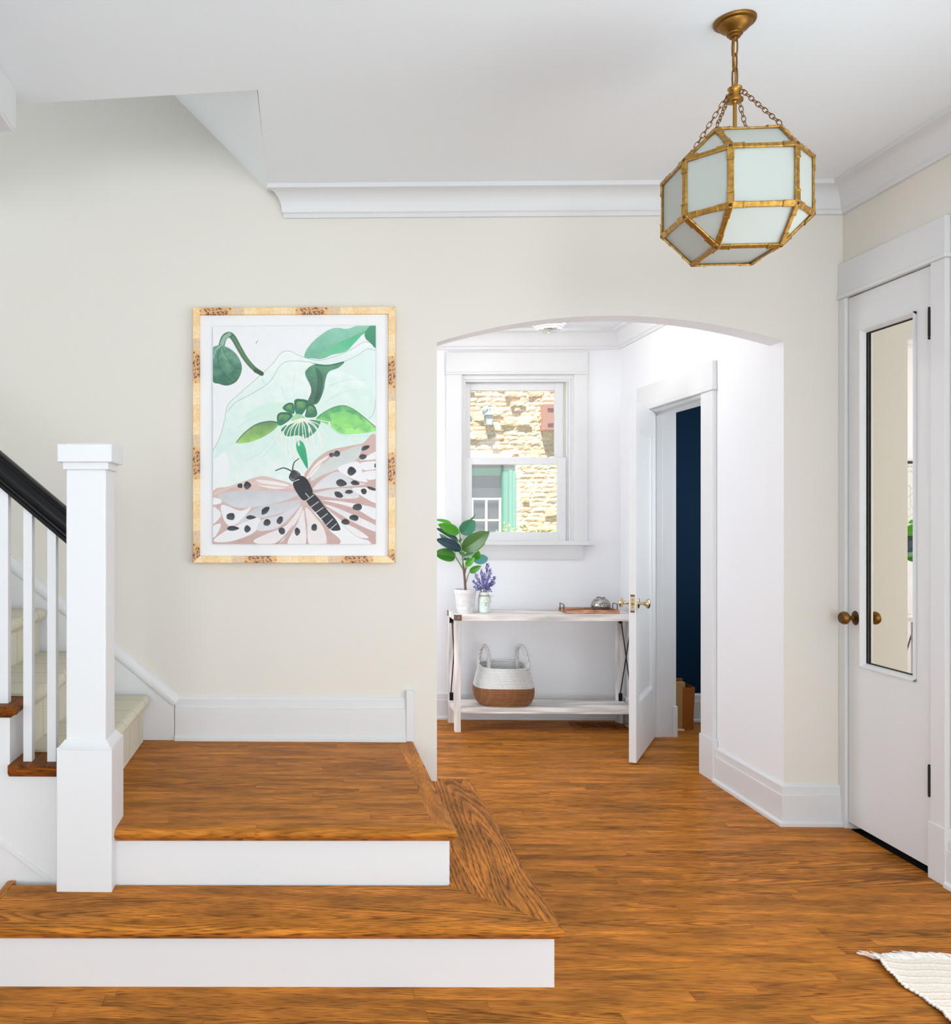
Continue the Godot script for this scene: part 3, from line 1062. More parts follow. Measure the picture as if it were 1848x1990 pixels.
	g.mould(PackedVector2Array([Vector2(0, 0), Vector2(0.012, 0), Vector2(0.018, 0.02), Vector2(0.018, 0.055), Vector2(0.034, 0.085), Vector2(0.038, 0.10), Vector2(0, 0.10)]), Vector3(1.02, 1.126, z), Vector3(1.968, 1.126, z), Vector3.BACK, Vector3.UP, 0.4, -0.4)
	obj("apron", g, M.white, wn)
	g = G.new()
	# the box of the frame with its stops, stepping in towards the sashes
	for s in [[1.08, 1.125, -0.2, 0.0], [1.125, 1.14, -0.075, -0.012], [1.885, 1.93, -0.2, 0.0], [1.868, 1.885, -0.075, -0.012], [1.14, 1.15, -0.045, -0.03], [1.856, 1.868, -0.045, -0.03]]:
		board(g, s[0], s[1], 1.235, 2.428, z + s[2], z + s[3])
	board(g, 1.081, 1.929, 2.395, 2.43, z - 0.199, z - 0.0012)
	board(g, 1.126, 1.884, 2.38, 2.398, z - 0.074, z - 0.0132)
	board(g, 1.081, 1.929, 1.234, 1.25, z - 0.198, z - 0.03)
	obj("frame", g, M.white, wn)
	sash(wn, "upper_sash", 1.14, 1.845, 1.80, 2.38, 1.186, 1.787, 1.845, 2.325, z - 0.095, z - 0.062)
	sash(wn, "lower_sash", 1.14, 1.852, 1.252, 1.845, 1.19, 1.795, 1.317, 1.795, z - 0.058, z - 0.022)
	g = G.new()
	g.cbox(Transform3D(Basis(), Vector3(1.50, 1.856, z - 0.042)), Vector3(0.05, 0.012, 0.02), 0.003)
	g.cbox(Transform3D(Basis(Vector3.UP, 0.5), Vector3(1.505, 1.866, z - 0.042)), Vector3(0.045, 0.008, 0.01), 0.002)
	obj("sash_lock", g, M.nickel, wn)
	# ---- an unseen glazed door on the hidden wall, placed to light the vestibule
	var t := thing("door_3", "unseen white glazed door placed to light the vestibule", "door", Vector3.ZERO, "", "structure")
	g = G.new()
	g.bx(-0.35, -0.32, 0.0, 0.5, -5.55, -4.55, 0.003)
	g.bx(-0.35, -0.32, 1.95, 2.1, -5.55, -4.55, 0.003)
	g.bx(-0.35, -0.32, 0.5, 1.95, -5.55, -5.42, 0.003)
	g.bx(-0.35, -0.32, 0.5, 1.95, -4.68, -4.55, 0.003)
	obj("door_frame", g, M.white, t)
	g = G.new()
	g.bx(-0.35, -0.34, 0.5, 1.95, -5.42, -4.68)
	obj("unseen_glow_pane", g, M.blind, t)
	area(Vector3(-0.31, 1.3, -5.05), Vector3.RIGHT, 0.74, 1.6, W_VEST, rgb(240, 246, 255), t)
	# ---- a map on two rails, seen only in the closet mirror
	hanging_map()
	# ---- a wooden register in the floor under the table
	var v := thing("floor_register", "brown slotted wooden floor register under the console table", "floor vent", Vector3(2.0, 0, -5.83))
	g = G.new()
	g.tinted = true
	g.col = Color(0.8, 0.66, 0.55)
	g.mode = 1
	g.k = Vector2(1.0 / 2.048, 1.0 / 1.024)
	for s in [[-0.17, 0.17, 0.07, 0.095], [-0.17, 0.17, -0.095, -0.07], [-0.17, -0.13, -0.07, 0.07], [0.13, 0.17, -0.07, 0.07], [-0.006, 0.006, -0.07, 0.07]]:
		g.bx(s[0], s[1], 0.0, 0.006, s[2], s[3], 0.001)
	obj("frame", g, strip_mat, v)
	for i in 18:
		var s := G.new()
		s.tinted = true
		s.col = Color(0.72, 0.58, 0.48)
		s.mode = 2
		s.k = Vector2(1.0 / 2.048, 1.0 / 1.024)
		var sx := -0.124 + i * 0.0145
		s.bx(sx, sx + 0.007, 0.0005, 0.005, -0.07, 0.07, 0.001)
		obj("slat", s, strip_mat, v)


func sash(wn: Node, called: String, x0: float, x1: float, y0: float, y1: float, gx0: float, gx1: float, gy0: float, gy1: float, z0: float, z1: float) -> void:
	var g := G.new()
	board(g, x0, gx0, y0, y1, z0, z1)
	board(g, gx1, x1, y0, y1, z0, z1)
	board(g, gx0 - 0.001, gx1 + 0.001, y0, gy0, z0, z1)
	board(g, gx0 - 0.001, gx1 + 0.001, gy1, y1, z0, z1)
	var o := obj(called, g, M.white, wn)
	g = G.new()
	var zm := (z0 + z1) / 2.0
	g.bx(gx0 - 0.003, gx1 + 0.003, gy0 - 0.003, gy1 + 0.003, zm - 0.002, zm + 0.002)
	obj("pane", g, M.pane, o)


func hanging_map() -> void:
	var t := thing("wall_map", "pale line map hung between two dark rails, seen in the closet mirror", "map")
	var im := Image.create(420, 500, false, Image.FORMAT_RGB8)
	im.fill(rgb(226, 230, 222))
	var r := RandomNumberGenerator.new()
	r.seed = 4
	for k in 16:
		var c: Color = [rgb(196, 150, 140), rgb(150, 176, 200), rgb(140, 140, 136), rgb(120, 170, 120)][k % 4]
		var p := Vector2(r.randf_range(0, 420), r.randf_range(60, 440))
		var d := Vector2(1, 0).rotated(PI / 4 * r.randi_range(0, 7))
		for s in 700:
			p += d
			if r.randf() < 0.012:
				d = d.rotated(PI / 4 * (1 if r.randf() < 0.5 else -1))
			if p.x < 2 or p.y < 50 or p.x > 416 or p.y > 470:
				break
			im.fill_rect(Rect2i(int(p.x), int(p.y), 2, 2), c)
	for k in 24:
		im.fill_rect(Rect2i(12 + k * 17, 22, 11, 2 + (k * 7) % 6), rgb(120, 130, 140))
	var m := paint("map_print", Color.WHITE, 0.7)
	m.albedo_texture = tex(im)
	var g := G.new()
	var a := Vector3(0.36, 1.31, VBACK + 0.012)
	g.tri(a, a + Vector3(0.5, 0, 0), a + Vector3(0.5, 0.49, 0), null, null, null, Vector2(0, 1), Vector2(1, 1), Vector2(1, 0))
	g.tri(a, a + Vector3(0.5, 0.49, 0), a + Vector3(0, 0.49, 0), null, null, null, Vector2(0, 1), Vector2(1, 0), Vector2(0, 0))
	g.bx(0.36, 0.86, 1.31, 1.80, VBACK + 0.009, VBACK + 0.0115)
	obj("sheet", g, m, t)
	for y in [1.30, 1.795]:
		g = G.new()
		g.bx(0.35, 0.87, y, y + 0.018, VBACK + 0.001, VBACK + 0.022, 0.003)
		obj("rail", g, M.iron, t)


func oak(mode: int, wide: bool, off: Vector2, tint := Color(1, 1, 1)) -> G:
	var g := G.new()
	g.mode = mode
	g.k = Vector2(1.0 / 2.048, 1.0 / 1.024)
	g.off = off
	g.tinted = true
	g.col = tint
	return g


# the rounded edge of a stair tread, profile points (out, up) from the nose inwards, depth d, thickness t
func nosing(d: float, t: float) -> PackedVector2Array:
	return PackedVector2Array([Vector2(-d, 0), Vector2(-0.022, 0), Vector2(-0.012, -0.0015), Vector2(-0.005, -0.0055), Vector2(-0.001, -0.011), Vector2(0, -t * 0.58), Vector2(-0.003, -t * 0.82), Vector2(-0.009, -t), Vector2(-d, -t)])


const RISE0 := -0.76     # where the flight's first riser stands
const RUN := 0.243
const FLIGHT := [0.585, 0.785, 0.985, 1.185, 1.385, 1.585]
const FRONT := -2.875    # the flight's open side


func staircase() -> void:
	var st := thing("staircase", "oak and white staircase with a broad bottom step and a landing", "stairs")
	var cove := PackedVector2Array([Vector2(0, 0), Vector2(0.016, 0), Vector2(0.0145, -0.004), Vector2(0.009, -0.010), Vector2(0.004, -0.0135), Vector2(0, -0.0145)])
	# ---- bottom step
	var t1 := part("bottom_step", st)
	var g := oak(1, true, Vector2(0.55, 0.5 + (2.69 + STEP) / 1.024))
	g.mould(nosing(0.298, 0.028), Vector3(-0.982, STEP, -2.536), Vector3(0.785, STEP, -2.565), Vector3.BACK, Vector3.UP, 0.0, 1.0)
	obj("front_board", g, wide_mat, t1)
	g = oak(2, true, Vector2(1.05, 0.17 - 0.82 / 1.024))
	g.mould(nosing(0.298, 0.028), Vector3(0.785, STEP, -2.565), Vector3(0.785, STEP, -4.02), Vector3.RIGHT, Vector3.UP, -1.0, 0.0)
	obj("side_board", g, wide_mat, t1)
	g = oak(1, false, Vector2(0.3, 0.2), Color(1.12, 1.1, 1.05))
	g.bx(0.6, 0.776, STEP - 0.024, STEP - 0.0005, -4.034, -4.02, 0.003)
	obj("end_strip", g, strip_mat, t1)
	g = oak(2, false, Vector2(0.3, 0.2))
	g.mould(nosing(0.035, 0.028), Vector3(-1.017, STEP, -2.87), Vector3(-1.017, STEP, -2.5355), Vector3.LEFT, Vector3.UP, 0.0, 0.0)
	obj("side_strip", g, strip_mat, t1)
	g = oak(1, false, Vector2(0.1, 0.6), Color(0.9, 0.88, 0.86))
	g.mould(cove, Vector3(-1.0, STEP - 0.028, -2.562), Vector3(0.759, STEP - 0.028, -2.592), Vector3.BACK, Vector3.UP, 0.0, 1.0)
	g.mould(cove, Vector3(0.759, STEP - 0.028, -2.592), Vector3(0.759, STEP - 0.028, -4.0), Vector3.RIGHT, Vector3.UP, -1.0, 0.0)
	obj("cove_strip", g, strip_mat, t1)
	g = G.new()
	g.prism(PackedVector2Array([Vector2(-1.0, 2.562), Vector2(0.759, 2.592), Vector2(0.759, 4.0), Vector2(0.62, 4.0), Vector2(0.62, 3.0), Vector2(-1.0, 3.0)]), Vector3.ZERO, Vector3.RIGHT, Vector3.FORWARD, Vector3.UP, 0.0, STEP - 0.0282)
	obj("riser", g, M.white, t1)
	# ---- landing
	var t2 := part("landing", st)
	g = oak(1, false, Vector2(0.08, 13.5 / 16.0 + (2.88 + LAND) / 1.024))
	g.mould(nosing(0.075, 0.028), Vector3(-0.66, LAND, -2.819), Vector3(0.512, LAND, -2.841), Vector3.BACK, Vector3.UP, 0.0, 1.0)
	obj("front_board", g, strip_mat, t2)
	g = oak(2, false, Vector2(2.1, 5.5 / 16.0 - (0.475 + LAND) / 1.024), Color(1.12, 1.1, 1.04))
	g.mould(nosing(0.075, 0.028), Vector3(0.512, LAND, -2.841), Vector3(0.512, LAND, BACK), Vector3.RIGHT, Vector3.UP, -1.0, 0.0)
	obj("side_board", g, strip_mat, t2)
	g = oak(1, false, Vector2(0.1, 0.6), Color(0.85, 0.82, 0.8))
	g.mould(cove, Vector3(-0.66, LAND - 0.028, -2.846), Vector3(0.489, LAND - 0.028, -2.868), Vector3.BACK, Vector3.UP, 0.0, 1.0)
	g.mould(cove, Vector3(0.489, LAND - 0.028, -2.868), Vector3(0.489, LAND - 0.028, BACK), Vector3.RIGHT, Vector3.UP, -1.0, 0.0)
	obj("cove_strip", g, strip_mat, t2)
	var z := -2.885
	while z > -3.97:
		var z0 := maxf(z - 0.057, BACK)
		lay_row(t2, -0.78, 0.45, z0, z, LAND - 0.0004, 0.02, 0.4, 1.1)
		z = z0
	g = G.new()
	g.prism(PackedVector2Array([Vector2(-0.8, 2.844), Vector2(0.489, 2.868), Vector2(0.489, 3.984), Vector2(-0.8, 3.984)]), Vector3.ZERO, Vector3.RIGHT, Vector3.FORWARD, Vector3.UP, STEP - 0.029, LAND - 0.0282)
	obj("riser", g, M.white, t2)
	# ---- the flight: dark treads, white risers
	var dark := Color(0.40, 0.33, 0.31)
	for i in FLIGHT.size():
		var y: float = FLIGHT[i]
		var x := RISE0 - RUN * i
		var below: float = LAND if i == 0 else FLIGHT[i - 1]
		g = oak(2, false, Vector2(0.37 * i, 0.31 * i), dark)
		g.mould(nosing(RUN + 0.03, 0.028), Vector3(x + 0.03, y, BACK), Vector3(x + 0.03, y, -2.853), Vector3.RIGHT, Vector3.UP)
		var tr := obj("tread", g, strip_mat, st)
		g = oak(1, false, Vector2(0.37 * i, 0.31 * i), dark)
		g.mould(nosing(0.03, 0.028), Vector3(x - RUN + 0.032, y - 0.0002, -2.849), Vector3(x + 0.028, y - 0.0002, -2.849), Vector3.BACK, Vector3.UP)
		g.mould(cove, Vector3(x - RUN - 0.001, y - 0.028, FRONT), Vector3(x, y - 0.028, FRONT), Vector3.BACK, Vector3.UP, 0.0, 1.0)
		g.mould(cove, Vector3(x, y - 0.028, FRONT), Vector3(x, y - 0.028, BACK), Vector3.RIGHT, Vector3.UP, -1.0, 0.0)
		obj("return_nosing", g, strip_mat, tr)
		g = G.new()
		g.bx(x - 0.02, x, below, y - 0.0281, BACK, FRONT + 0.0005)
		obj("riser", g, M.white, st)
	# ---- the white panel that closes the flight's open side, and the raised stringer above a slanting edge
	g = G.new()
	g.prism(PackedVector2Array([Vector2(-2.3, 0.0), Vector2(-0.86, 0.0), Vector2(-0.763, LAND), Vector2(-0.763, 0.556), Vector2(-1.006, 0.556), Vector2(-1.006, 0.756), Vector2(-1.249, 0.756), Vector2(-1.249, 0.956), Vector2(-1.492, 0.956), Vector2(-1.492, 1.156), Vector2(-2.3, 1.156)]), Vector3(0, 0, FRONT - 0.03), Vector3.RIGHT, Vector3.UP, Vector3.BACK, 0.0, 0.026)
	obj("side_panel", g, M.white, st)
	g = G.new()
	g.prism(PackedVector2Array([Vector2(-1.6, 0.74), Vector2(-0.84, 0.166), Vector2(-0.763, 0.166), Vector2(-0.763, 0.556), Vector2(-1.006, 0.556), Vector2(-1.006, 0.756), Vector2(-1.249, 0.756), Vector2(-1.249, 0.956), Vector2(-1.492, 0.956), Vector2(-1.6, 0.956)]), Vector3(0, 0, FRONT - 0.004), Vector3.RIGHT, Vector3.UP, Vector3.BACK, 0.0, 0.0035)
	g.mould(PackedVector2Array([Vector2(0, 0), Vector2(0.008, 0.002), Vector2(0.008, 0.012), Vector2(0, 0.016)]), Vector3(-1.6, 0.735, FRONT - 0.003), Vector3(-0.84, 0.163, FRONT - 0.003), Vector3.BACK, Vector3(0.57, 0.76, 0.0).normalized())
	obj("stringer", g, M.white, st)
	# ---- the skirt board that climbs the wall with its cap
	g = G.new()
	var sp := PackedVector2Array([Vector2(-0.608, LAND), Vector2(-0.608, 0.541), Vector2(-1.93, 1.64), Vector2(-2.3, 1.64), Vector2(-2.3, 1.0), Vector2(-1.3, 0.5), Vector2(-0.95, LAND)])
	g.prism(sp, Vector3(0, 0, BACK), Vector3.RIGHT, Vector3.UP, Vector3.BACK, 0.0, 0.018)
	obj("skirt_board", g, M.white, st)
	g = G.new()
	var up := Vector3(0.64, 0.77, 0).normalized()
	g.mould(PackedVector2Array([Vector2(0, -0.012), Vector2(0.024, -0.012), Vector2(0.027, -0.004), Vector2(0.024, 0.022), Vector2(0.013, 0.034), Vector2(0, 0.037)]), Vector3(-0.604, 0.55, BACK), Vector3(-1.93, 1.652, BACK), Vector3.BACK, up)
	obj("skirt_cap", g, M.white, st)
	railing()
	runner()


func railing() -> void:
	var t := thing("stair_railing", "white newel post and square balusters under a black moulded handrail", "railing", Vector3(-0.725, STEP, -2.875))
	# ---- newel
	var n := part("newel_post", t)
	var g := G.new()
	g.bx(-0.0915, 0.0915, 0.0, 0.470, -0.0915, 0.0915, 0.002)
	obj("base_block", g, M.white, n)
	g = G.new()
	var bev := PackedVector2Array([Vector2(-0.05, 0), Vector2(0.0255, 0), Vector2(0.0255, 0.004), Vector2(0.018, 0.008), Vector2(0.006, 0.024), Vector2(0.003, 0.028), Vector2(-0.05, 0.028)])
	for k in 4:
		var out := Vector3.BACK.rotated(Vector3.UP, k * PI / 2)
		var sd := Vector3.RIGHT.rotated(Vector3.UP, k * PI / 2)
		g.mould(bev, out * 0.066 - sd * 0.066 + Vector3.UP * 0.47, out * 0.066 + sd * 0.066 + Vector3.UP * 0.47, out, Vector3.UP, -1.0, 1.0)
	obj("bevel_moulding", g, M.white, n)
	g = G.new()
	g.bx(-0.066, 0.066, 0.47, 1.416, -0.066, 0.066, 0.002)
	obj("shaft", g, M.white, n)
	g = G.new()
	g.bx(-0.076, 0.076, 1.394, 1.42, -0.076, 0.076, 0.002)
	g.bx(-0.0905, 0.0905, 1.418, 1.479, -0.0905, 0.0905, 0.003)
	g.bx(-0.066, 0.066, 1.478, 1.4835, -0.066, 0.066, 0.002)
	obj("cap", g, M.white, n)
	# ---- handrail
	g = G.new()
	var a := Vector3(-0.05, 1.382 - STEP - 0.02, -0.045)
	var d := Vector3(-0.2285, 0.192, 0.0).normalized()
	var up := Vector3(0.192, 0.2285, 0.0).normalized()
	var half := [Vector2(0.016, -0.047), Vector2(0.026, -0.046), Vector2(0.027, -0.034), Vector2(0.022, -0.030), Vector2(0.0215, -0.024), Vector2(0.027, -0.018), Vector2(0.031, -0.006), Vector2(0.030, 0.008), Vector2(0.023, 0.020), Vector2(0.0225, 0.024), Vector2(0.028, 0.027), Vector2(0.030, 0.034), Vector2(0.026, 0.042), Vector2(0.012, 0.047)]
	var prof := PackedVector2Array()
	for p in half:
		prof.append(p)
	for i in range(half.size() - 1, -1, -1):
		prof.append(Vector2(-half[i].x, half[i].y))
	g.mould(prof, a - d * 0.03, a + d * 2.0, Vector3.BACK, up)
	obj("handrail", g, M.black, t)
	# ---- balusters, two or three to a tread
	for k in 9:
		var x := -0.869 - 0.0828 * k
		var i := int((RISE0 + 0.03 - x) / RUN)
		var y: float = FLIGHT[i]
		var lx := x + 0.725
		var top := a.y + (lx - a.x) / d.x * d.y - 0.05
		g = G.new()
		g.prism(PackedVector2Array([Vector2(-0.015, y - STEP), Vector2(0.015, y - STEP), Vector2(0.015, top - 0.012), Vector2(-0.015, top + 0.012)]), Vector3(lx, 0, -0.045), Vector3.RIGHT, Vector3.UP, Vector3.BACK, -0.015, 0.015)
		obj("baluster", g, M.white, t)


func runner() -> void:
	# a wool runner with dashed lines that run up the flight
	var w := 512
	var h := 512
	var im := Image.create(w, h, false, Image.FORMAT_RGB8)
	var n := noise_image(w, h, 0.2, 61, 2)
	for y in h:
		for x in w:
			# a fine herringbone: slants that turn every eight pixels
			var s := (x + y) % 6 if int(x / 8.0) % 2 == 0 else (x - y + 600) % 6
			var f := 1.0 - (0.10 if s < 2 else 0.0) + (n[y * w + x] - 128) * 0.0009
			im.set_pixel(x, y, Color(0.88 * f, 0.855 * f, 0.775 * f))
	for k in 2:
		for x in w:
			if x % 14 < 9:
				for y in 4:
					im.set_pixel(x, 120 + 256 * k + y, rgb(70, 66, 62))
	var m := paint("runner", Color.WHITE, 0.95)
	m.albedo_texture = tex(im)
	var t := thing("stair_runner", "cream wool stair runner with dark dashed lines climbing the treads", "carpet")
	# the path of its upper face: up each riser, over each nose, along each tread
	var p: Array[Vector2] = []
	var th := 0.011
	for i in FLIGHT.size():
		var y: float = FLIGHT[i]
		var x := RISE0 - RUN * i
		p.append(Vector2(x + th, (LAND if i == 0 else float(FLIGHT[i - 1])) + (0.002 if i == 0 else th)))
		p.append(Vector2(x + th, y - 0.055))
		var c := Vector2(x + 0.016, y - 0.014)
		p.append(Vector2(x + th + 0.004, y - 0.046))
		for k in 7:
			var an := lerpf(-1.15, PI / 2, k / 6.0)
			p.append(c + Vector2(cos(an), sin(an)) * (0.014 + th))
	p.append(Vector2(RISE0 - RUN * FLIGHT.size(), float(FLIGHT[-1]) + th))
	var z0 := -3.94
	var z1 := -3.02
	var g := G.new()
	var run := 0.0
	for i in p.size() - 1:
		var l := p[i].distance_to(p[i + 1])
		var a0 := Vector3(p[i].x, p[i].y, z0)
		var a1 := Vector3(p[i].x, p[i].y, z1)
		var b0 := Vector3(p[i + 1].x, p[i + 1].y, z0)
		var b1 := Vector3(p[i + 1].x, p[i + 1].y, z1)
		var u0 := run / 0.4
		var u1 := (run + l) / 0.4
		var v1 := (z1 - z0) / 0.42
		g.tri(a0, a1, b1, null, null, null, Vector2(u0, 0), Vector2(u0, v1), Vector2(u1, v1))
		g.tri(a0, b1, b0, null, null, null, Vector2(u0, 0), Vector2(u1, v1), Vector2(u1, 0))
		# the thickness of the pile at both edges
		var d := (p[i + 1] - p[i]).normalized()
		var nn := Vector2(d.y, -d.x) * -(th - 0.001)
		var off := Vector3(nn.x, nn.y, 0)
		for z in [z0, z1]:
			var q := [Vector3(p[i].x, p[i].y, z), Vector3(p[i + 1].x, p[i + 1].y, z), Vector3(p[i + 1].x, p[i + 1].y, z) + off, Vector3(p[i].x, p[i].y, z) + off]
			g.face(q, Vector3(q[0].x, q[0].y, (z0 + z1) / 2))
		run += l
	obj("pile", g, m, t)


func closet_door() -> void:
	var x := SIDE
	var g := G.new()
	# casing: a broad head with a cap strip at its lower edge, plain sides, a plinth by the hinges
	board(g, x - 0.022, x, 2.446, 2.594, BACK + 0.001, -3.327)
	board(g, x - 0.03, x, 2.43, 2.448, BACK + 0.001, -3.318)
	board(g, x - 0.02, x, 0.0, 2.431, BACK + 0.001, -3.936)
	board(g, x - 0.02, x, 0.222, 2.431, -3.408, -3.329)
	board(g, x - 0.026, x, 0.0, 0.225, -3.414, -3.322)
	struct("trim_7", g, M.white, "white casing with a broad head round the mirrored closet door", "door casing")
	g = G.new()
	g.mould(trim_prof(0.19, 0.02), Vector3(x, 0, -3.322), Vector3(x, 0, FAR), Vector3.LEFT, Vector3.UP)
	struct("baseboard_side", g, M.white, "white baseboard on the wall past the closet door", "baseboard")
	var t := thing("door_1", "narrow white closet door with a long mirror and brass knob", "door", Vector3.ZERO, "", "structure")
	var f := x - 0.006
	g = G.new()
	# the leaf round the mirror's opening
	g.bx(f, f + 0.038, 0.033, 0.757, -3.932, -3.416)
	g.bx(f, f + 0.038, 2.263, 2.425, -3.932, -3.416)
	g.bx(f, f + 0.038, 0.757, 2.263, -3.932, -3.842)
	g.bx(f, f + 0.038, 0.757, 2.263, -3.503, -3.416)
	obj("door_leaf", g, M.white, t)
	g = G.new()
	# a sloping bead round the glass
	var bead := PackedVector2Array([Vector2(0, 0), Vector2(0.012, 0), Vector2(0.012, 0.004), Vector2(-0.010, 0.020), Vector2(-0.014, 0.020), Vector2(-0.014, 0)])
	var c := Vector3(f, 0, 0)
	var L := Vector3.LEFT
	g.mould(bead, c + Vector3(0, 0.757, -3.842), c + Vector3(0, 0.757, -3.503), L, Vector3.UP)
	g.mould(bead, c + Vector3(0, 2.263, -3.842), c + Vector3(0, 2.263, -3.503), L, Vector3.DOWN)
	g.mould(bead, c + Vector3(0, 0.757, -3.842), c + Vector3(0, 2.263, -3.842), L, Vector3.BACK)
	g.mould(bead, c + Vector3(0, 0.757, -3.503), c + Vector3(0, 2.263, -3.503), L, Vector3.FORWARD)
	obj("mirror_bead", g, M.white, t)
	g = G.new()
	g.cbox(Transform3D(Basis(Vector3.UP, -0.004), Vector3(f + 0.019, 1.51, -3.6725)), Vector3(0.004, 1.5, 0.334))
	obj("mirror", g, M.mirror, t)
	g = G.new()
	g.bx(f + 0.022, f + 0.03, 0.75, 2.27, -3.85, -3.496)
	obj("mirror_back", g, M.white, t)
	g = G.new()
	g.bx(f + 0.008, f + 0.0145, 0.776, 2.244, -3.824, -3.8205)
	g.bx(f + 0.008, f + 0.0145, 0.776, 0.778, -3.82, -3.52)
	g.bx(f + 0.008, f + 0.0145, 2.242, 2.244, -3.82, -3.52)
	obj("mirror_edge", g, M.dark, t)
	var k := part("door_knob", t)
	g = G.new()
	# an oval rosette, a neck and a round knob with a flat ringed face
	var kx := Transform3D(Basis(Vector3(0, 0, -1), Vector3(-1, 0, 0), Vector3(0, 1, 0)), Vector3(f, 0.97, -3.884))
	var oval := kx * Transform3D(Basis().scaled(Vector3(0.86, 1, 1.15)), Vector3.ZERO)
	g.lathe([Vector2(0.028, 0), Vector2(0.028, 0.003), Vector2(0.024, 0.006), Vector2(0.020, 0.007), Vector2(0.016, 0.011), Vector2(0.0, 0.012)], oval, 28)
	obj("rosette", g, M.dark_brass, k)
	g = G.new()
	g.lathe([Vector2(0.011, 0.01), Vector2(0.0095, 0.02), Vector2(0.0105, 0.03), Vector2(0.020, 0.035), Vector2(0.028, 0.043), Vector2(0.0295, 0.051), Vector2(0.028, 0.058), Vector2(0.024, 0.064), Vector2(0.0225, 0.065)], kx, 32)
	obj("knob", g, M.old_brass, k)
	g = G.new()
	g.lathe([Vector2(0.0228, 0.0645), Vector2(0.0215, 0.0662), Vector2(0.0195, 0.0655), Vector2(0.0, 0.067)], kx, 32)
	obj("knob_face", g, M.dark_brass, k)
	for y in [2.194, 0.382]:
		g = G.new()
		g.bx(f - 0.010, f + 0.004, y - 0.05, y + 0.05, -3.4175, -3.4135, 0.001)
		var hp := Vector3(f - 0.0145, y, -3.4125)
		g.tube([hp - Vector3(0, 0.054, 0), hp + Vector3(0, 0.054, 0)], 0.005, 10)
		g.lathe([Vector2(0.0, 0.054), Vector2(0.004, 0.056), Vector2(0.0055, 0.060), Vector2(0.003, 0.064), Vector2(0, 0.066)], Transform3D(Basis(), hp), 10)
		g.lathe([Vector2(0.0, -0.066), Vector2(0.003, -0.064), Vector2(0.0055, -0.060), Vector2(0.004, -0.056), Vector2(0.0, -0.054)], Transform3D(Basis(), hp), 10)
		obj("hinge", g, M.dark, t)


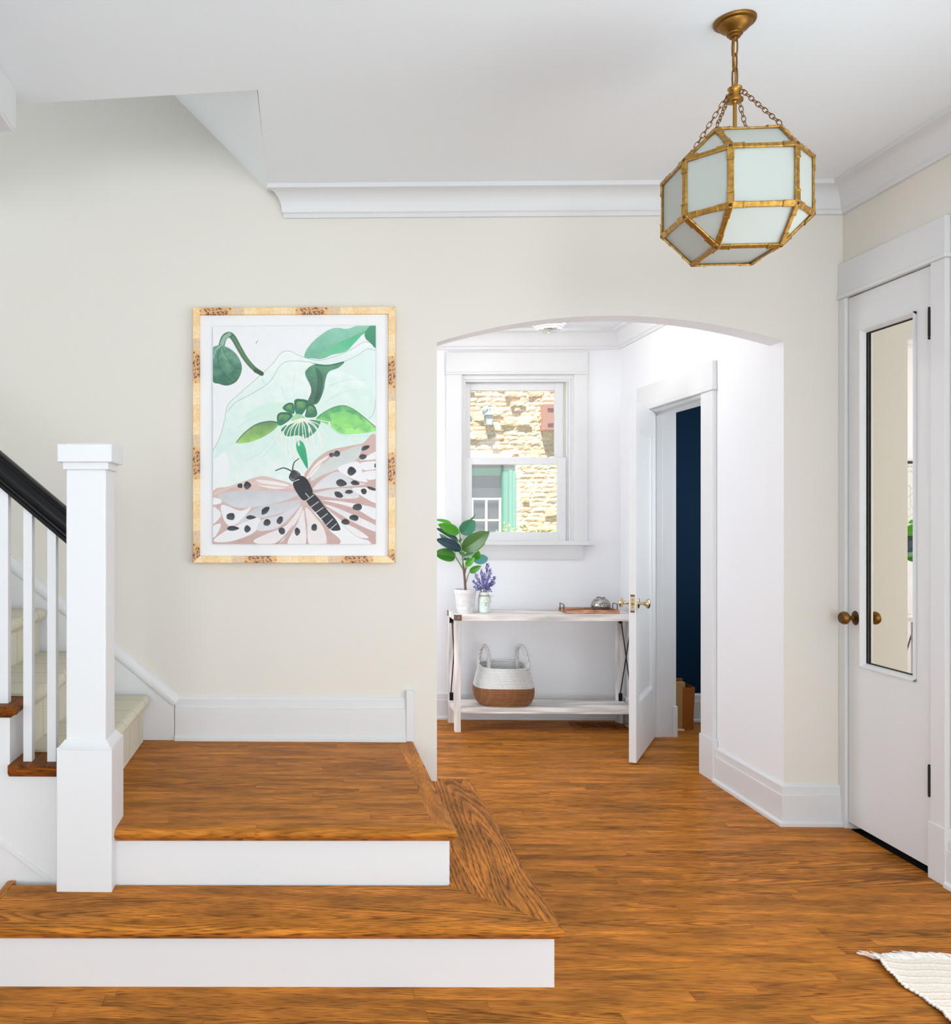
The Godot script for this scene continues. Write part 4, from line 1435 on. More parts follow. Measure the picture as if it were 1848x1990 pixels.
func open_door() -> void:
	# hinged on the far side of the doorway, it stands half open into the vestibule
	var hinge := Vector3(2.262, 0, -5.512)
	var edge := Vector3(1.904, 0, -4.908)
	var u := (edge - hinge).normalized()
	var nrm := Vector3.UP.cross(u)      # towards the door's hidden face
	if nrm.x > 0:
		nrm = -nrm
	var W := hinge.distance_to(edge)
	var t := thing("door_2", "white single-panel door standing open beside the console table", "door", hinge, "", "structure")
	var b := Basis(u, Vector3.UP, u.cross(Vector3.UP))
	var s := -1.0 if b.z.dot(nrm) < 0 else 1.0     # local z of the hidden face
	t.transform = Transform3D(b, hinge)
	var th := 0.04
	var zc := s * th / 2
	var H := 2.09
	var g := G.new()
	for q in [[0.0, 0.118, 0.012, H], [W - 0.108, W, 0.012, H], [0.117, W - 0.107, 0.012, 0.34], [0.117, W - 0.107, 1.945, H]]:
		g.cbox(Transform3D(Basis(), Vector3((q[0] + q[1]) / 2.0, (q[2] + q[3]) / 2.0, zc)), Vector3(q[1] - q[0], q[3] - q[2], th), 0.0015)
	obj("door_leaf", g, M.white, t)
	g = G.new()
	g.cbox(Transform3D(Basis(), Vector3(W / 2 + 0.005, 1.1425, zc)), Vector3(W - 0.22, 1.61, 0.012), 0.001)
	obj("door_panel", g, M.white, t)
	g = G.new()
	for f in [-1.0, 1.0]:
		var prof := PackedVector2Array([Vector2(0.006, 0), Vector2(0.0185, 0), Vector2(0.0175, 0.008), Vector2(0.012, 0.012), Vector2(0.010, 0.020), Vector2(0.006, 0.026)])
		var o := Vector3(0, 0, f)
		var base := Vector3(0, 0, zc)
		var x0 := 0.118
		var x1 := W - 0.108
		g.mould(prof, base + Vector3(x0, 0.34, 0), base + Vector3(x1, 0.34, 0), o, Vector3.UP)
		g.mould(prof, base + Vector3(x0, 1.945, 0), base + Vector3(x1, 1.945, 0), o, Vector3.DOWN)
		g.mould(prof, base + Vector3(x0, 0.34, 0), base + Vector3(x0, 1.945, 0), o, Vector3.RIGHT)
		g.mould(prof, base + Vector3(x1, 0.34, 0), base + Vector3(x1, 1.945, 0), o, Vector3.LEFT)
	obj("panel_moulding", g, M.white, t)
	for f in [[-s, 0.0], [s, s * th]]:
		var k := part("door_knob", t)
		var d := float(f[0])
		var kx := Transform3D(Basis(Vector3(1, 0, 0), Vector3(0, 0, d), Vector3(0, -d, 0)), Vector3(W - 0.058, 0.925, f[1]))
		g = G.new()
		g.lathe([Vector2(0.030, 0), Vector2(0.030, 0.004), Vector2(0.026, 0.0065), Vector2(0.012, 0.008), Vector2(0, 0.008)], kx, 28)
		obj("rosette", g, M.nickel, k)
		g = G.new()
		g.lathe([Vector2(0.0095, 0.007), Vector2(0.009, 0.02), Vector2(0.010, 0.03), Vector2(0.016, 0.04), Vector2(0.026, 0.046), Vector2(0.0285, 0.053), Vector2(0.026, 0.060), Vector2(0.016, 0.065), Vector2(0.0, 0.066)], kx, 28)
		obj("knob", g, M.nickel, k)
	var lp := part("latch", t)
	g = G.new()
	g.cbox(Transform3D(Basis(), Vector3(W + 0.0002, 0.927, zc)), Vector3(0.0024, 0.082, 0.024), 0.0006)
	obj("latch_plate", g, M.nickel, lp)
	g = G.new()
	for dy in [-0.046, 0.046]:
		g.cbox(Transform3D(Basis(), Vector3(W + 0.0001, 0.927 + dy, zc)), Vector3(0.002, 0.012, 0.024), 0.0005)
	obj("latch_mortise", g, M.bronze, lp)
	g = G.new()
	for dy in [-0.022, 0.022]:
		g.lathe([Vector2(0, 0), Vector2(0.003, 0.0006), Vector2(0, 0.001)], Transform3D(Basis(Vector3(0, 1, 0), Vector3(1, 0, 0), Vector3(0, 0, 1)), Vector3(W + 0.0013, 0.927 + dy, zc)), 12)
	obj("screw", g, M.dark, lp)
	g = G.new()
	g.tube([Vector3(W, 0.925, zc), Vector3(W + 0.006, 0.925, zc)], [0.009, 0.007], 16)
	obj("latch_bolt", g, M.brass, lp)
	# ---- a little brass stop on the baseboard behind the door
	var ds := thing("door_stop", "small brass door stop on the baseboard behind the open white door", "door stop", Vector3(2.205, 0.035, -5.735))
	g = G.new()
	var coil_pts := []
	for k in 60:
		var an := TAU * k / 10.0
		coil_pts.append(Vector3(-0.008 - k * 0.0008, 0.006 * sin(an), 0.006 * cos(an)))
	g.tube(coil_pts, 0.0013, 5)
	obj("spring", g, M.brass, ds)
	g = G.new()
	g.lathe([Vector2(0.011, 0), Vector2(0.011, 0.003), Vector2(0.006, 0.008), Vector2(0, 0.008)], Transform3D(Basis(Vector3(0, 1, 0), Vector3(-1, 0, 0), Vector3(0, 0, 1)), Vector3.ZERO), 14)
	obj("base", g, M.brass, ds)
	g = G.new()
	g.lathe([Vector2(0.006, 0.055), Vector2(0.009, 0.058), Vector2(0.008, 0.068), Vector2(0, 0.07)], Transform3D(Basis(Vector3(0, 1, 0), Vector3(-1, 0, 0), Vector3(0, 0, 1)), Vector3.ZERO), 14)
	obj("tip", g, M.brass, ds)
	# ---- a bin in the blue room
	var bn := thing("waste_bin", "tall brown cardboard bin in the dark blue room doorway", "bin", Vector3(2.512, 0, -5.80))
	bn.rotation.y = 0.02
	var card := paint("card", rgb(176, 136, 84), 0.6)
	var amber := paint("amber_card", rgb(150, 86, 28), 0.5)
	g = G.new()
	for q in [[-0.09, 0.012], [0.012, 0.084]]:
		g = G.new()
		var p := PackedVector2Array([Vector2(q[0], 0.0), Vector2(q[1], 0.0), Vector2(q[1] * 1.16, 0.285), Vector2(q[0] * 1.16, 0.285 if q[0] < 0 else 0.285)])
		g.prism(p, Vector3(0, 0, 0.07), Vector3.RIGHT, Vector3.UP, Vector3.BACK, 0.0, 0.006)
		obj("front_panel", g, card if q[0] < 0 else amber, bn)
	g = G.new()
	g.bx(-0.098, -0.09, 0, 0.30, -0.09, 0.07, 0.002)
	g.bx(0.084, 0.092, 0, 0.29, -0.09, 0.07, 0.002)
	g.bx(-0.098, 0.092, 0, 0.315, -0.098, -0.09, 0.002)
	g.bx(-0.098, 0.092, 0, 0.01, -0.09, 0.07, 0.002)
	obj("side_panels", g, amber, bn)
	g = G.new()
	g.bx(-0.045, 0.04, 0.27, 0.318, 0.03, 0.06, 0.003)
	obj("lining_flap", g, card, bn)
	g = G.new()
	g.cbox(Transform3D(Basis(Vector3.UP, -0.16), Vector3(2.478, 0.007, -5.705)), Vector3(0.10, 0.014, 0.012), 0.002)
	tag(obj("wood_offcut", g, paint("cream", rgb(238, 220, 176), 0.6)), "short cream strip lying on the floor before the brown bin", "strip")


func lantern() -> void:
	var c := Vector3(1.325, 2.408, -2.64)
	var t := thing("pendant_lantern", "faceted brass lantern with frosted panes hanging on chains from the ceiling", "lantern", c)
	t.rotation.y = -0.055
	var a := 0.1831 / 2
	var r := 0.1831 / 2 + 0.0926
	var h := 0.0842
	var tp := 0.1756
	# corner points: the belt's eight at two heights, the small squares above and below
	var ring: Array[Vector2] = [Vector2(-a, r), Vector2(a, r), Vector2(r, a), Vector2(r, -a), Vector2(a, -r), Vector2(-a, -r), Vector2(-r, -a), Vector2(-r, a)]
	var sq: Array[Vector2] = [Vector2(-a, a), Vector2(a, a), Vector2(a, -a), Vector2(-a, -a)]
	var at := func(q: Vector2, y: float) -> Vector3: return Vector3(q.x, y, q.y)
	var bars := []
	var faces := []
	for s in [1.0, -1.0]:
		for i in 8:
			bars.append([at.call(ring[i], h * s), at.call(ring[(i + 1) % 8], h * s)])
		for i in 4:
			bars.append([at.call(sq[i], tp * s), at.call(sq[(i + 1) % 4], tp * s)])
			bars.append([at.call(sq[i], tp * s), at.call(ring[(i * 2 + 7) % 8 if false else (i * 2) % 8], h * s)])
			bars.append([at.call(sq[i], tp * s), at.call(ring[(i * 2 + 7) % 8], h * s)])
			# a sloping square and a corner triangle
			faces.append([at.call(sq[i], tp * s), at.call(sq[(i + 1) % 4], tp * s), at.call(ring[(i * 2 + 1) % 8], h * s), at.call(ring[(i * 2) % 8], h * s)])
			faces.append([at.call(sq[i], tp * s), at.call(ring[(i * 2) % 8], h * s), at.call(ring[(i * 2 + 7) % 8], h * s)])
		faces.append([at.call(sq[0], tp * s), at.call(sq[1], tp * s), at.call(sq[2], tp * s), at.call(sq[3], tp * s)])
	for i in 8:
		bars.append([at.call(ring[i], h), at.call(ring[i], -h)])
		faces.append([at.call(ring[i], h), at.call(ring[(i + 1) % 8], h), at.call(ring[(i + 1) % 8], -h), at.call(ring[i], -h)])
	var n1 := NoiseTexture2D.new()
	n1.width = 256
	n1.height = 256
	n1.seamless = true
	var fn := FastNoiseLite.new()
	fn.frequency = 0.02
	fn.seed = 3
	n1.noise = fn
	var ramp := Gradient.new()
	ramp.set_color(0, rgb(132, 96, 44))
	ramp.set_color(1, rgb(222, 176, 88))
	n1.color_ramp = ramp
	var aged := paint("aged_brass", Color.WHITE, 0.36, 0.9)
	aged.albedo_texture = n1
	aged.uv1_triplanar = true
	aged.uv1_scale = Vector3(9, 9, 9)
	M["aged"] = aged
	for f in faces:
		var mid := Vector3.ZERO
		for p in f:
			mid += p / f.size()
		var n: Vector3 = (f[1] - f[0]).cross(f[2] - f[0]).normalized()
		if n.dot(mid) < 0:
			n = -n
		var g := G.new()
		var fr := []
		var bk := []
		for p in f:
			var q: Vector3 = mid.lerp(p, 0.985)
			fr.append(q - n * 0.0015)
			bk.append(q - n * 0.0045)
		g.face(fr.duplicate(), mid - n * 0.1)
		g.face(bk.duplicate(), mid + n * 0.1)
		for i in fr.size():
			var j: int = (i + 1) % fr.size()
			g.face([fr[i], fr[j], bk[j], bk[i]], mid - n * 0.003)
		obj("pane", g, M.frosted, t)
	for b in bars:
		var p: Vector3 = b[0]
		var q: Vector3 = b[1]
		var d := (q - p).normalized()
		var out := ((p + q) / 2.0)
		out = (out - d * out.dot(d)).normalized()
		var sd := d.cross(out)
		var xf := Transform3D(Basis(d, out, sd), (p + q) / 2.0)
		var l := p.distance_to(q)
		var g := G.new()
		g.cbox(xf, Vector3(l, 0.006, 0.0165), 0.0018)
		# a straight rib along the bar and folded straps over its ends
		for e in [-1.0, 1.0]:
			g.cbox(xf * Transform3D(Basis(), Vector3(e * (l / 2 - 0.017), 0.0014, 0)), Vector3(0.034, 0.0068, 0.0185), 0.0012)
			g.cbox(xf * Transform3D(Basis(), Vector3(e * (l / 2 - 0.0365), 0.0022, 0)), Vector3(0.006, 0.0075, 0.0192), 0.001)
		obj("frame_bar", g, aged, t)
	var nodes := []
	for s in [1.0, -1.0]:
		for i in 8:
			nodes.append(at.call(ring[i], h * s))
		for i in 4:
			nodes.append(at.call(sq[i], tp * s))
	for p in nodes:
		var g := G.new()
		g.lathe([Vector2(0, -0.006), Vector2(0.0045, -0.004), Vector2(0.006, 0), Vector2(0.0045, 0.004), Vector2(0, 0.006)], Transform3D(Basis(Quaternion(Vector3.UP, (p as Vector3).normalized())), p * 1.004), 10)
		obj("corner_rivet", g, M.dark_brass, t)
	# ---- hub, rod, chains, canopy
	var hub := 0.318
	var g := G.new()
	g.lathe([Vector2(0, -0.026), Vector2(0.008, -0.026), Vector2(0.009, -0.022), Vector2(0.0235, -0.021), Vector2(0.0245, -0.017), Vector2(0.0235, -0.013), Vector2(0.0185, -0.011), Vector2(0.0165, -0.004), Vector2(0.0165, 0.010), Vector2(0.019, 0.016), Vector2(0.021, 0.019), Vector2(0.020, 0.022), Vector2(0.008, 0.024), Vector2(0.006, 0.03), Vector2(0, 0.031)], Transform3D(Basis(), Vector3(0, hub, 0)), 28)
	obj("hub", g, M.brass, t)
	g = G.new()
	g.tube([Vector3(0, hub - 0.022, 0), Vector3(0, tp - 0.02, 0)], 0.0058, 14)
	obj("rod", g, M.brass, t)
	for i in 4:
		var dr := Vector3(sq[i].x, 0, sq[i].y).normalized()
		var e0 := dr * 0.024 + Vector3.UP * (hub + 0.003)
		var e1 := Vector3(sq[i].x, tp + 0.008, sq[i].y)
		chain(t, e0, e1, 0.0215, 0.0075, 0.0014, i * 0.4)
		g = G.new()
		var loop := []
		for k in 10:
			var an := TAU * k / 10
			loop.append(dr * (0.020 + 0.0065 * cos(an)) + Vector3.UP * (hub + 0.003 + 0.0065 * sin(an)))
		g.tube(loop, 0.0018, 6, true)
		obj("hub_eye", g, M.old_brass, t)
	chain(t, Vector3(0, hub + 0.03, 0), Vector3(0, CEIL - c.y - 0.058, 0), 0.055, 0.0112, 0.0026, 0.5)
	g = G.new()
	var cord := []
	for k in 9:
		var u := k / 8.0
		cord.append(Vector3(-0.004 + 0.003 * sin(u * 7.0), lerpf(hub + 0.028, CEIL - c.y - 0.045, u), 0.007 + 0.002 * cos(u * 9.0)))
	g.tube(cord, 0.0024, 8)
	obj("cord", g, M.brass, t)
	g = G.new()
	g.lathe([Vector2(0, -0.062), Vector2(0.007, -0.062), Vector2(0.0085, -0.054), Vector2(0.016, -0.052), Vector2(0.0165, -0.046), Vector2(0.0225, -0.044), Vector2(0.024, -0.040), Vector2(0.0225, -0.036), Vector2(0.026, -0.033), Vector2(0.037, -0.028), Vector2(0.045, -0.02), Vector2(0.0485, -0.013), Vector2(0.049, -0.0105), Vector2(0.058, -0.009), Vector2(0.0605, -0.005), Vector2(0.0605, -0.0005), Vector2(0, -0.0005)], Transform3D(Basis(), Vector3(0, CEIL - c.y, 0)), 44)
	obj("canopy", g, M.old_brass, t)


func chain(parent: Node, p: Vector3, q: Vector3, len: float, wid: float, wire: float, phase: float) -> void:
	var ch := part("chain", parent)
	var d := (q - p).normalized()
	var total := p.distance_to(q)
	var pitch := len - wire * 4.0
	var n := maxi(int(round(total / pitch)), 1)
	pitch = total / n
	var u := d.cross(Vector3.UP)
	if u.length() < 0.1:
		u = Vector3.RIGHT
	u = u.normalized()
	var w := d.cross(u)
	for i in n:
		var mid := p + d * (pitch * (i + 0.5))
		var an := phase + (PI / 2 if i % 2 == 0 else 0.0)
		var side := u * cos(an) + w * sin(an)
		var loop := []
		var half := pitch / 2 + wire * 1.6
		var st := half - wid * 0.8
		for k in 12:
			var b := TAU * k / 12.0
			loop.append(mid + side * (cos(b) * wid * 0.8) + d * (sin(b) * wid * 0.8 + signf(sin(b)) * maxf(st, 0.0) * (1.0 if absf(sin(b)) > 0.1 else 0.0)))
		var g := G.new()
		g.tube(loop, wire, 6, true)
		obj("link", g, M.old_brass, ch)


func framed_print() -> void:
	var t := thing("framed_print", "framed print of a pale green flower and a spotted moth in a burl wood frame", "picture", Vector3(0, 0, 0.008))
	var x0 := -0.519
	var x1 := 0.423
	var y0 := 1.212
	var y1 := 2.401
	var w := 0.032
	var burl := paint("burl", Color.WHITE, 0.42)
	burl.albedo_texture = tex(burl_image())
	var prof := PackedVector2Array([Vector2(0.0, 0), Vector2(0.0, -w), Vector2(0.027, -w), Vector2(0.0285, -w + 0.002), Vector2(0.030, -0.003), Vector2(0.0285, 0)])
	var ends := [[Vector3(x0, y1, BACK), Vector3(x1, y1, BACK), Vector3.UP, 0.0], [Vector3(x1, y1, BACK), Vector3(x1, y0, BACK), Vector3.RIGHT, 0.56], [Vector3(x1, y0, BACK), Vector3(x0, y0, BACK), Vector3.DOWN, 0.84], [Vector3(x0, y0, BACK), Vector3(x0, y1, BACK), Vector3.LEFT, 0.2]]
	for e in ends:
		var g := G.new()
		g.mode = 4
		g.along = (e[1] - e[0]).normalized()
		g.across = e[2]
		g.k = Vector2(1.0 / 0.448, 1.0 / 0.034)
		g.off = Vector2(e[3] - (e[0] as Vector3).dot(g.along) / 0.448, -(e[0] as Vector3).dot(g.across) / 0.034)
		var A: Vector3 = e[0]
		var B: Vector3 = e[1]
		# each side is cut at 45 degrees: the profile's points slide along by their distance inwards
		mitred(g, prof, A, B, Vector3.BACK, e[2])
		obj("frame_side", g, burl, t)
	var g2 := G.new()
	g2.bx(x0 + 0.02, x1 - 0.02, y0 + 0.02, y1 - 0.02, BACK + 0.001, BACK + 0.012)
	obj("mat_board", g2, paint("mat_board", rgb(246, 246, 246), 0.85), t)
	var pm := paint("print", Color.WHITE, 0.6)
	pm.albedo_texture = tex(print_image())
	var p0 := Vector3(-0.426, 1.30, BACK + 0.0205)
	var p1 := Vector3(0.333, 2.316, BACK + 0.0205)
	g2 = G.new()
	var b := [p0, Vector3(p1.x, p0.y, p0.z), p1, Vector3(p0.x, p1.y, p0.z)]
	g2.tri(b[0], b[1], b[2], null, null, null, Vector2(0, 1), Vector2(1, 1), Vector2(1, 0))
	g2.tri(b[0], b[2], b[3], null, null, null, Vector2(0, 1), Vector2(1, 0), Vector2(0, 0))
	for i in 4:
		var j := (i + 1) % 4
		var back := Vector3(0, 0, -0.004)
		g2.face([b[i], b[j], b[j] + back, b[i] + back], (p0 + p1) / 2)
	g2.bx(-0.40, 0.31, 1.33, 2.29, BACK + 0.012, BACK + 0.0165)
	obj("sheet", g2, pm, t)


# a picture frame's side: like a moulding, but each profile point is shifted by how far it lies inside the outer edge
func mitred(g: G, prof: PackedVector2Array, A: Vector3, B: Vector3, out: Vector3, up: Vector3) -> void:
	var d := (B - A).normalized()
	var m := prof.size()
	for i in m:
		var j := (i + 1) % m
		var q := []
		for e in [[A, i, -1.0], [B, i, 1.0], [B, j, 1.0], [A, j, -1.0]]:
			var p := prof[e[1]]
			q.append((e[0] as Vector3) + out * p.x + up * p.y + d * (float(e[2]) * p.y))
		g.face(q, (A + B) / 2 + out * 0.014 - up * 0.016)


func console_table() -> void:
	var x0 := 0.998
	var x1 := 2.195
	var z0 := -5.932
	var z1 := -5.638
	var t := thing("console_table", "whitewashed console table with iron cross braces under the window", "table", Vector3(x0, 0, z0))
	var W := x1 - x0
	var D := z1 - z0
	var top := _ash(1, 0.2)
	top.bx(0, W, 0.737, 0.779, 0, D, 0.0015)
	obj("tabletop", top, M.whitewash, t)
	var sh := _ash(1, 0.7)
	sh.bx(0.001, W - 0.001, 0.123, 0.157, 0.004, D - 0.004, 0.0015)
	obj("shelf", sh, M.whitewash, t)
	var k := 0
	for x in [0.0, W - 0.038]:
		for z in [0.0, D - 0.044]:
			var g := _ash(3, 0.13 * k)
			g.bx(x, x + 0.038, 0.0, 0.738, z, z + 0.044, 0.0015)
			obj("leg", g, M.whitewash, t)
			k += 1
	for x in [0.0, W]:
		var sgn := 1.0 if x == 0.0 else -1.0
		for z in [0.0, D]:
			var zs := 1.0 if z == 0.0 else -1.0
			var g := G.new()
			# an angle plate wrapped round the corner of the top, with bolts
			g.bx(x - 0.0015 * sgn, x + 0.044 * sgn, 0.7385, 0.7775, z - 0.002 * zs, z + 0.001 * zs, 0.0008)
			g.bx(x - 0.002 * sgn, x + 0.001 * sgn, 0.7385, 0.7775, z - 0.002 * zs, z + 0.044 * zs, 0.0008)
			var cp := obj("corner_bracket", g, M.bronze, t)
			g = G.new()
			g.lathe([Vector2(0.0045, 0), Vector2(0.004, 0.002), Vector2(0, 0.0032)], Transform3D(Basis(Vector3(1, 0, 0), Vector3(0, 0, -zs), Vector3(0, zs, 0)), Vector3(x + 0.024 * sgn, 0.758, z - 0.002 * zs)), 10)
			g.lathe([Vector2(0.0045, 0), Vector2(0.004, 0.002), Vector2(0, 0.0032)], Transform3D(Basis(Vector3(0, 1, 0), Vector3(-sgn, 0, 0), Vector3(0, 0, 1)), Vector3(x - 0.002 * sgn, 0.758, z + 0.024 * zs)), 10)
			obj("bolt", g, M.nickel, cp)
	for x in [0.019, W - 0.019]:
		for s in [0, 1]:
			var a := Vector3(x + (0.004 if s == 0 else -0.004), 0.70, 0.05 if s == 0 else D - 0.05)
			var b := Vector3(a.x, 0.20, D - 0.05 if s == 0 else 0.05)
			var g := G.new()
			g.tube([a, b], 0.0042, 8)
			obj("cross_brace", g, M.iron, t)
			for y in [[0.692, 0.737], [0.157, 0.212]]:
				g = G.new()
				var zz := 0.0455 if s == 0 else D - 0.0455
				g.bx(x - 0.013, x + 0.013, y[0], y[1], zz - 0.002, zz + 0.002, 0.001)
				g.lathe([Vector2(0.003, 0), Vector2(0, 0.002)], Transform3D(Basis(Vector3(1, 0, 0), Vector3(0, 0, 1 if s == 0 else -1), Vector3(0, -1 if s == 0 else 1, 0)), Vector3(x, (y[0] + y[1]) / 2, zz + (0.002 if s == 0 else -0.002))), 8)
				obj("brace_plate", g, M.black, t)


func _ash(mode: int, v: float) -> G:
	var g := G.new()
	g.mode = mode
	g.k = Vector2(1.0 / 1.3, 1.0 / 0.512)
	g.off = Vector2(0.02, v)
	g.tinted = true
	return g


func leaf(parent: Node, b: Vector3, tip: Vector3, wid: float, m: Material, roll: float, droop := 0.12) -> void:
	# a blade with a folded midrib, cupped across and bent along its length
	var g := G.new()
	var d := tip - b
	var l := d.length()
	d = d / l
	var face := Vector3(0.12, 0.35, 1.0).rotated(d, roll)
	var n := (face - d * face.dot(d)).normalized()
	var s := d.cross(n)
	var rows := []
	for i in 11:
		var u := i / 10.0
		var hw := wid * 0.5 * pow(sin(PI * pow(u, 0.82)), 0.62) if u < 0.999 else 0.0
		if u > 0.85:
			hw *= 1.0 - (u - 0.85) * 2.0
		var row := []
		for j in 5:
			var v := j / 2.0 - 1.0
			var p := b + d * (l * u) + s * (hw * v) + n * (hw * absf(v) * 0.28 - l * droop * (u * u - u))
			row.append(p)
		rows.append(row)
	for i in 10:
		for j in 4:
			g.tri(rows[i][j], rows[i][j + 1], rows[i + 1][j + 1])
			g.tri(rows[i][j], rows[i + 1][j + 1], rows[i + 1][j])
	var lf := obj("leaf", g, m, parent)
	g = G.new()
	var mid := []
	for i in 10:
		mid.append(rows[i][2] + n * 0.0006)
	g.tube(mid, 0.0011, 5)
	obj("midrib", g, M.leaf_rib, lf)


func on_the_table() -> void:
	# ---- rubber plant
	var o := Vector3(1.088, 0.779, -5.76)
	var t := thing("rubber_plant", "rubber plant with broad glossy leaves in a whitewashed pot on the console table", "potted plant", o)
	paint("leaf_rib", rgb(120, 160, 80), 0.5)
	var leaf_m := []
	for c in [rgb(74, 160, 34), rgb(58, 122, 92), rgb(42, 66, 84), rgb(66, 132, 40), rgb(70, 108, 50), rgb(74, 130, 80), rgb(84, 158, 158)]:
		var m := paint("leaf_%d" % leaf_m.size(), c, 0.24)
		m.backlight_enabled = true
		m.backlight = Color(c.r * 0.35, c.g * 0.4, c.b * 0.2)
		leaf_m.append(m)
	var g := G.new()
	g.lathe([Vector2(0, 0), Vector2(0.052, 0), Vector2(0.0545, 0.003), Vector2(0.068, 0.122), Vector2(0.0705, 0.126), Vector2(0.0735, 0.152), Vector2(0.0725, 0.156), Vector2(0.0675, 0.157), Vector2(0.064, 0.145), Vector2(0.062, 0.138)], Transform3D(), 36)
	obj("pot", g, wood_pot(), t)
	g = G.new()
	g.lathe([Vector2(0.063, 0.140), Vector2(0.03, 0.144), Vector2(0, 0.145)], Transform3D(), 24)
	obj("soil", g, paint("soil", rgb(92, 74, 62), 0.95), t)
	var bark := paint("bark", rgb(122, 86, 72), 0.7)
	var green := paint("stem_green", rgb(104, 140, 78), 0.5)
	for s in [[[1.091, 0.915, 1.084, 1.016, 1.077, 1.079, 1.073, 1.11], 0.0085, 0.006, bark], [[1.073, 1.105, 1.071, 1.145, 1.062, 1.218, 1.053, 1.292, 1.049, 1.36], 0.0058, 0.003, green], [[1.075, 1.068, 1.047, 1.116, 1.022, 1.156, 1.014, 1.204], 0.005, 0.003, green], [[1.086, 0.962, 1.098, 0.998, 1.106, 1.028, 1.117, 1.053], 0.004, 0.0025, green], [[1.080, 1.040, 1.088, 1.075, 1.1, 1.145, 1.109, 1.19], 0.0042, 0.0025, green], [[1.081, 1.02, 1.093, 1.07, 1.12, 1.123, 1.153, 1.145], 0.004, 0.0025, green]]:
		var p := []
		var rr := []
		var a: Array = s[0]
		for i in range(0, a.size(), 2):
			p.append(Vector3(a[i], a[i + 1], -5.76) - o)
			rr.append(lerpf(s[1], s[2], i / float(a.size())))
		g = G.new()
		g.tube(p, rr, 9)
		obj("stem", g, s[3], t)
	for l in [[1.053, 1.343, 0.0, 1.155, 1.443, 0.02, 0.026, 0, 0.9], [1.062, 1.308, 0.0, 1.149, 1.402, 0.02, 0.098, 1, 0.0], [1.047, 1.314, 0.0, 0.893, 1.375, 0.06, 0.074, 0, -0.2], [0.996, 1.380, 0.0, 0.885, 1.405, -0.04, 0.036, 0, 0.5],
		[1.044, 1.26, 0.0, 0.874, 1.35, 0.08, 0.05, 2, 0.3], [1.062, 1.202, 0.0, 0.872, 1.275, 0.10, 0.078, 2, 0.0], [1.022, 1.152, 0.0, 0.87, 1.18, 0.04, 0.092, 3, 0.0], [1.069, 1.196, 0.0, 1.232, 1.327, 0.10, 0.112, 4, -0.1],
		[1.108, 1.194, 0.0, 1.238, 1.274, -0.04, 0.062, 0, 0.3], [1.073, 1.156, 0.0, 1.145, 1.186, 0.06, 0.036, 5, 0.6], [1.062, 1.19, 0.02, 1.052, 1.165, 0.06, 0.04, 5, 0.2], [1.150, 1.14, 0.0, 1.167, 1.20, 0.06, 0.055, 0, 0.0], [1.093, 1.094, 0.0, 1.138, 1.155, 0.06, 0.044, 0, 0.0],
		[1.145, 1.123, 0.0, 1.25, 1.147, -0.04, 0.07, 6, 0.0], [1.117, 1.05, 0.0, 1.185, 1.097, 0.06, 0.044, 3, 0.0], [1.077, 1.134, 0.0, 1.128, 1.149, -0.06, 0.026, 2, 0.0], [1.011, 1.245, 0.0, 1.047, 1.275, -0.06, 0.03, 0, 0.3], [1.045, 1.25, 0.0, 1.068, 1.28, -0.04, 0.022, 0, 0.2], [1.014, 1.2, 0.0, 0.93, 1.31, -0.10, 0.05, 5, 0.2]]:
		leaf(t, Vector3(l[0], l[1], -5.76 + l[2]) - o, Vector3(l[3], l[4], -5.76 + l[5]) - o, l[6], leaf_m[l[7]], l[8])
	# ---- lavender in a painted jar
	o = Vector3(1.214, 0.779, -5.76)
	t = thing("lavender_jar", "mint white jar tied with twine holding lavender sprigs", "flower jar", o)
	g = G.new()
	g.lathe([Vector2(0, 0), Vector2(0.034, 0), Vector2(0.0385, 0.004), Vector2(0.0395, 0.012), Vector2(0.0395, 0.092), Vector2(0.037, 0.104), Vector2(0.0315, 0.112), Vector2(0.031, 0.118), Vector2(0.0325, 0.122), Vector2(0.0325, 0.134), Vector2(0.031, 0.139), Vector2(0.029, 0.139), Vector2(0.028, 0.12)], Transform3D(), 36)
	obj("jar", g, paint("mint", rgb(228, 238, 229), 0.45), t)
	# a raised shield on its front with worn dark lines and two rows of script
	g = G.new()
	var worn := paint("worn", rgb(150, 166, 156), 0.6)
	var on_jar := func(u: float, y: float) -> Vector3: return Vector3(sin(u) * 0.0399, y, cos(u) * 0.0399)
	var sh := []
	for k in 29:
		var an := TAU * k / 28.0
		var rad := 1.0 + 0.10 * cos(an * 4.0)
		sh.append(on_jar.call(0.15 + sin(an) * 0.62 * rad, 0.058 + cos(an) * 0.034 * rad))
	g.tube(sh, 0.0007, 4)
	for row in 2:
		var word := []
		for k in 40:
			var u := k / 39.0
			word.append(on_jar.call(lerpf(-0.22, 0.52, u) * (1.0 if row == 0 else 0.75) + 0.012 * sin(u * 40.0), 0.066 - row * 0.014 + 0.0042 * sin(u * 47.0 + row) * (1.0 if int(u * 9.0) % 3 > 0 else 0.4)))
		g.tube(word, 0.0006, 4)
	obj("embossed_label", g, worn, t)
	g = G.new()
	var twine := paint("twine", rgb(184, 150, 112), 0.9)
	for k in 2:
		var rg := []
		for i in 20:
			var an := TAU * i / 20
			rg.append(Vector3(cos(an) * 0.0335, 0.113 + k * 0.003, sin(an) * 0.0335))
		g.tube(rg, 0.0017, 6, true)
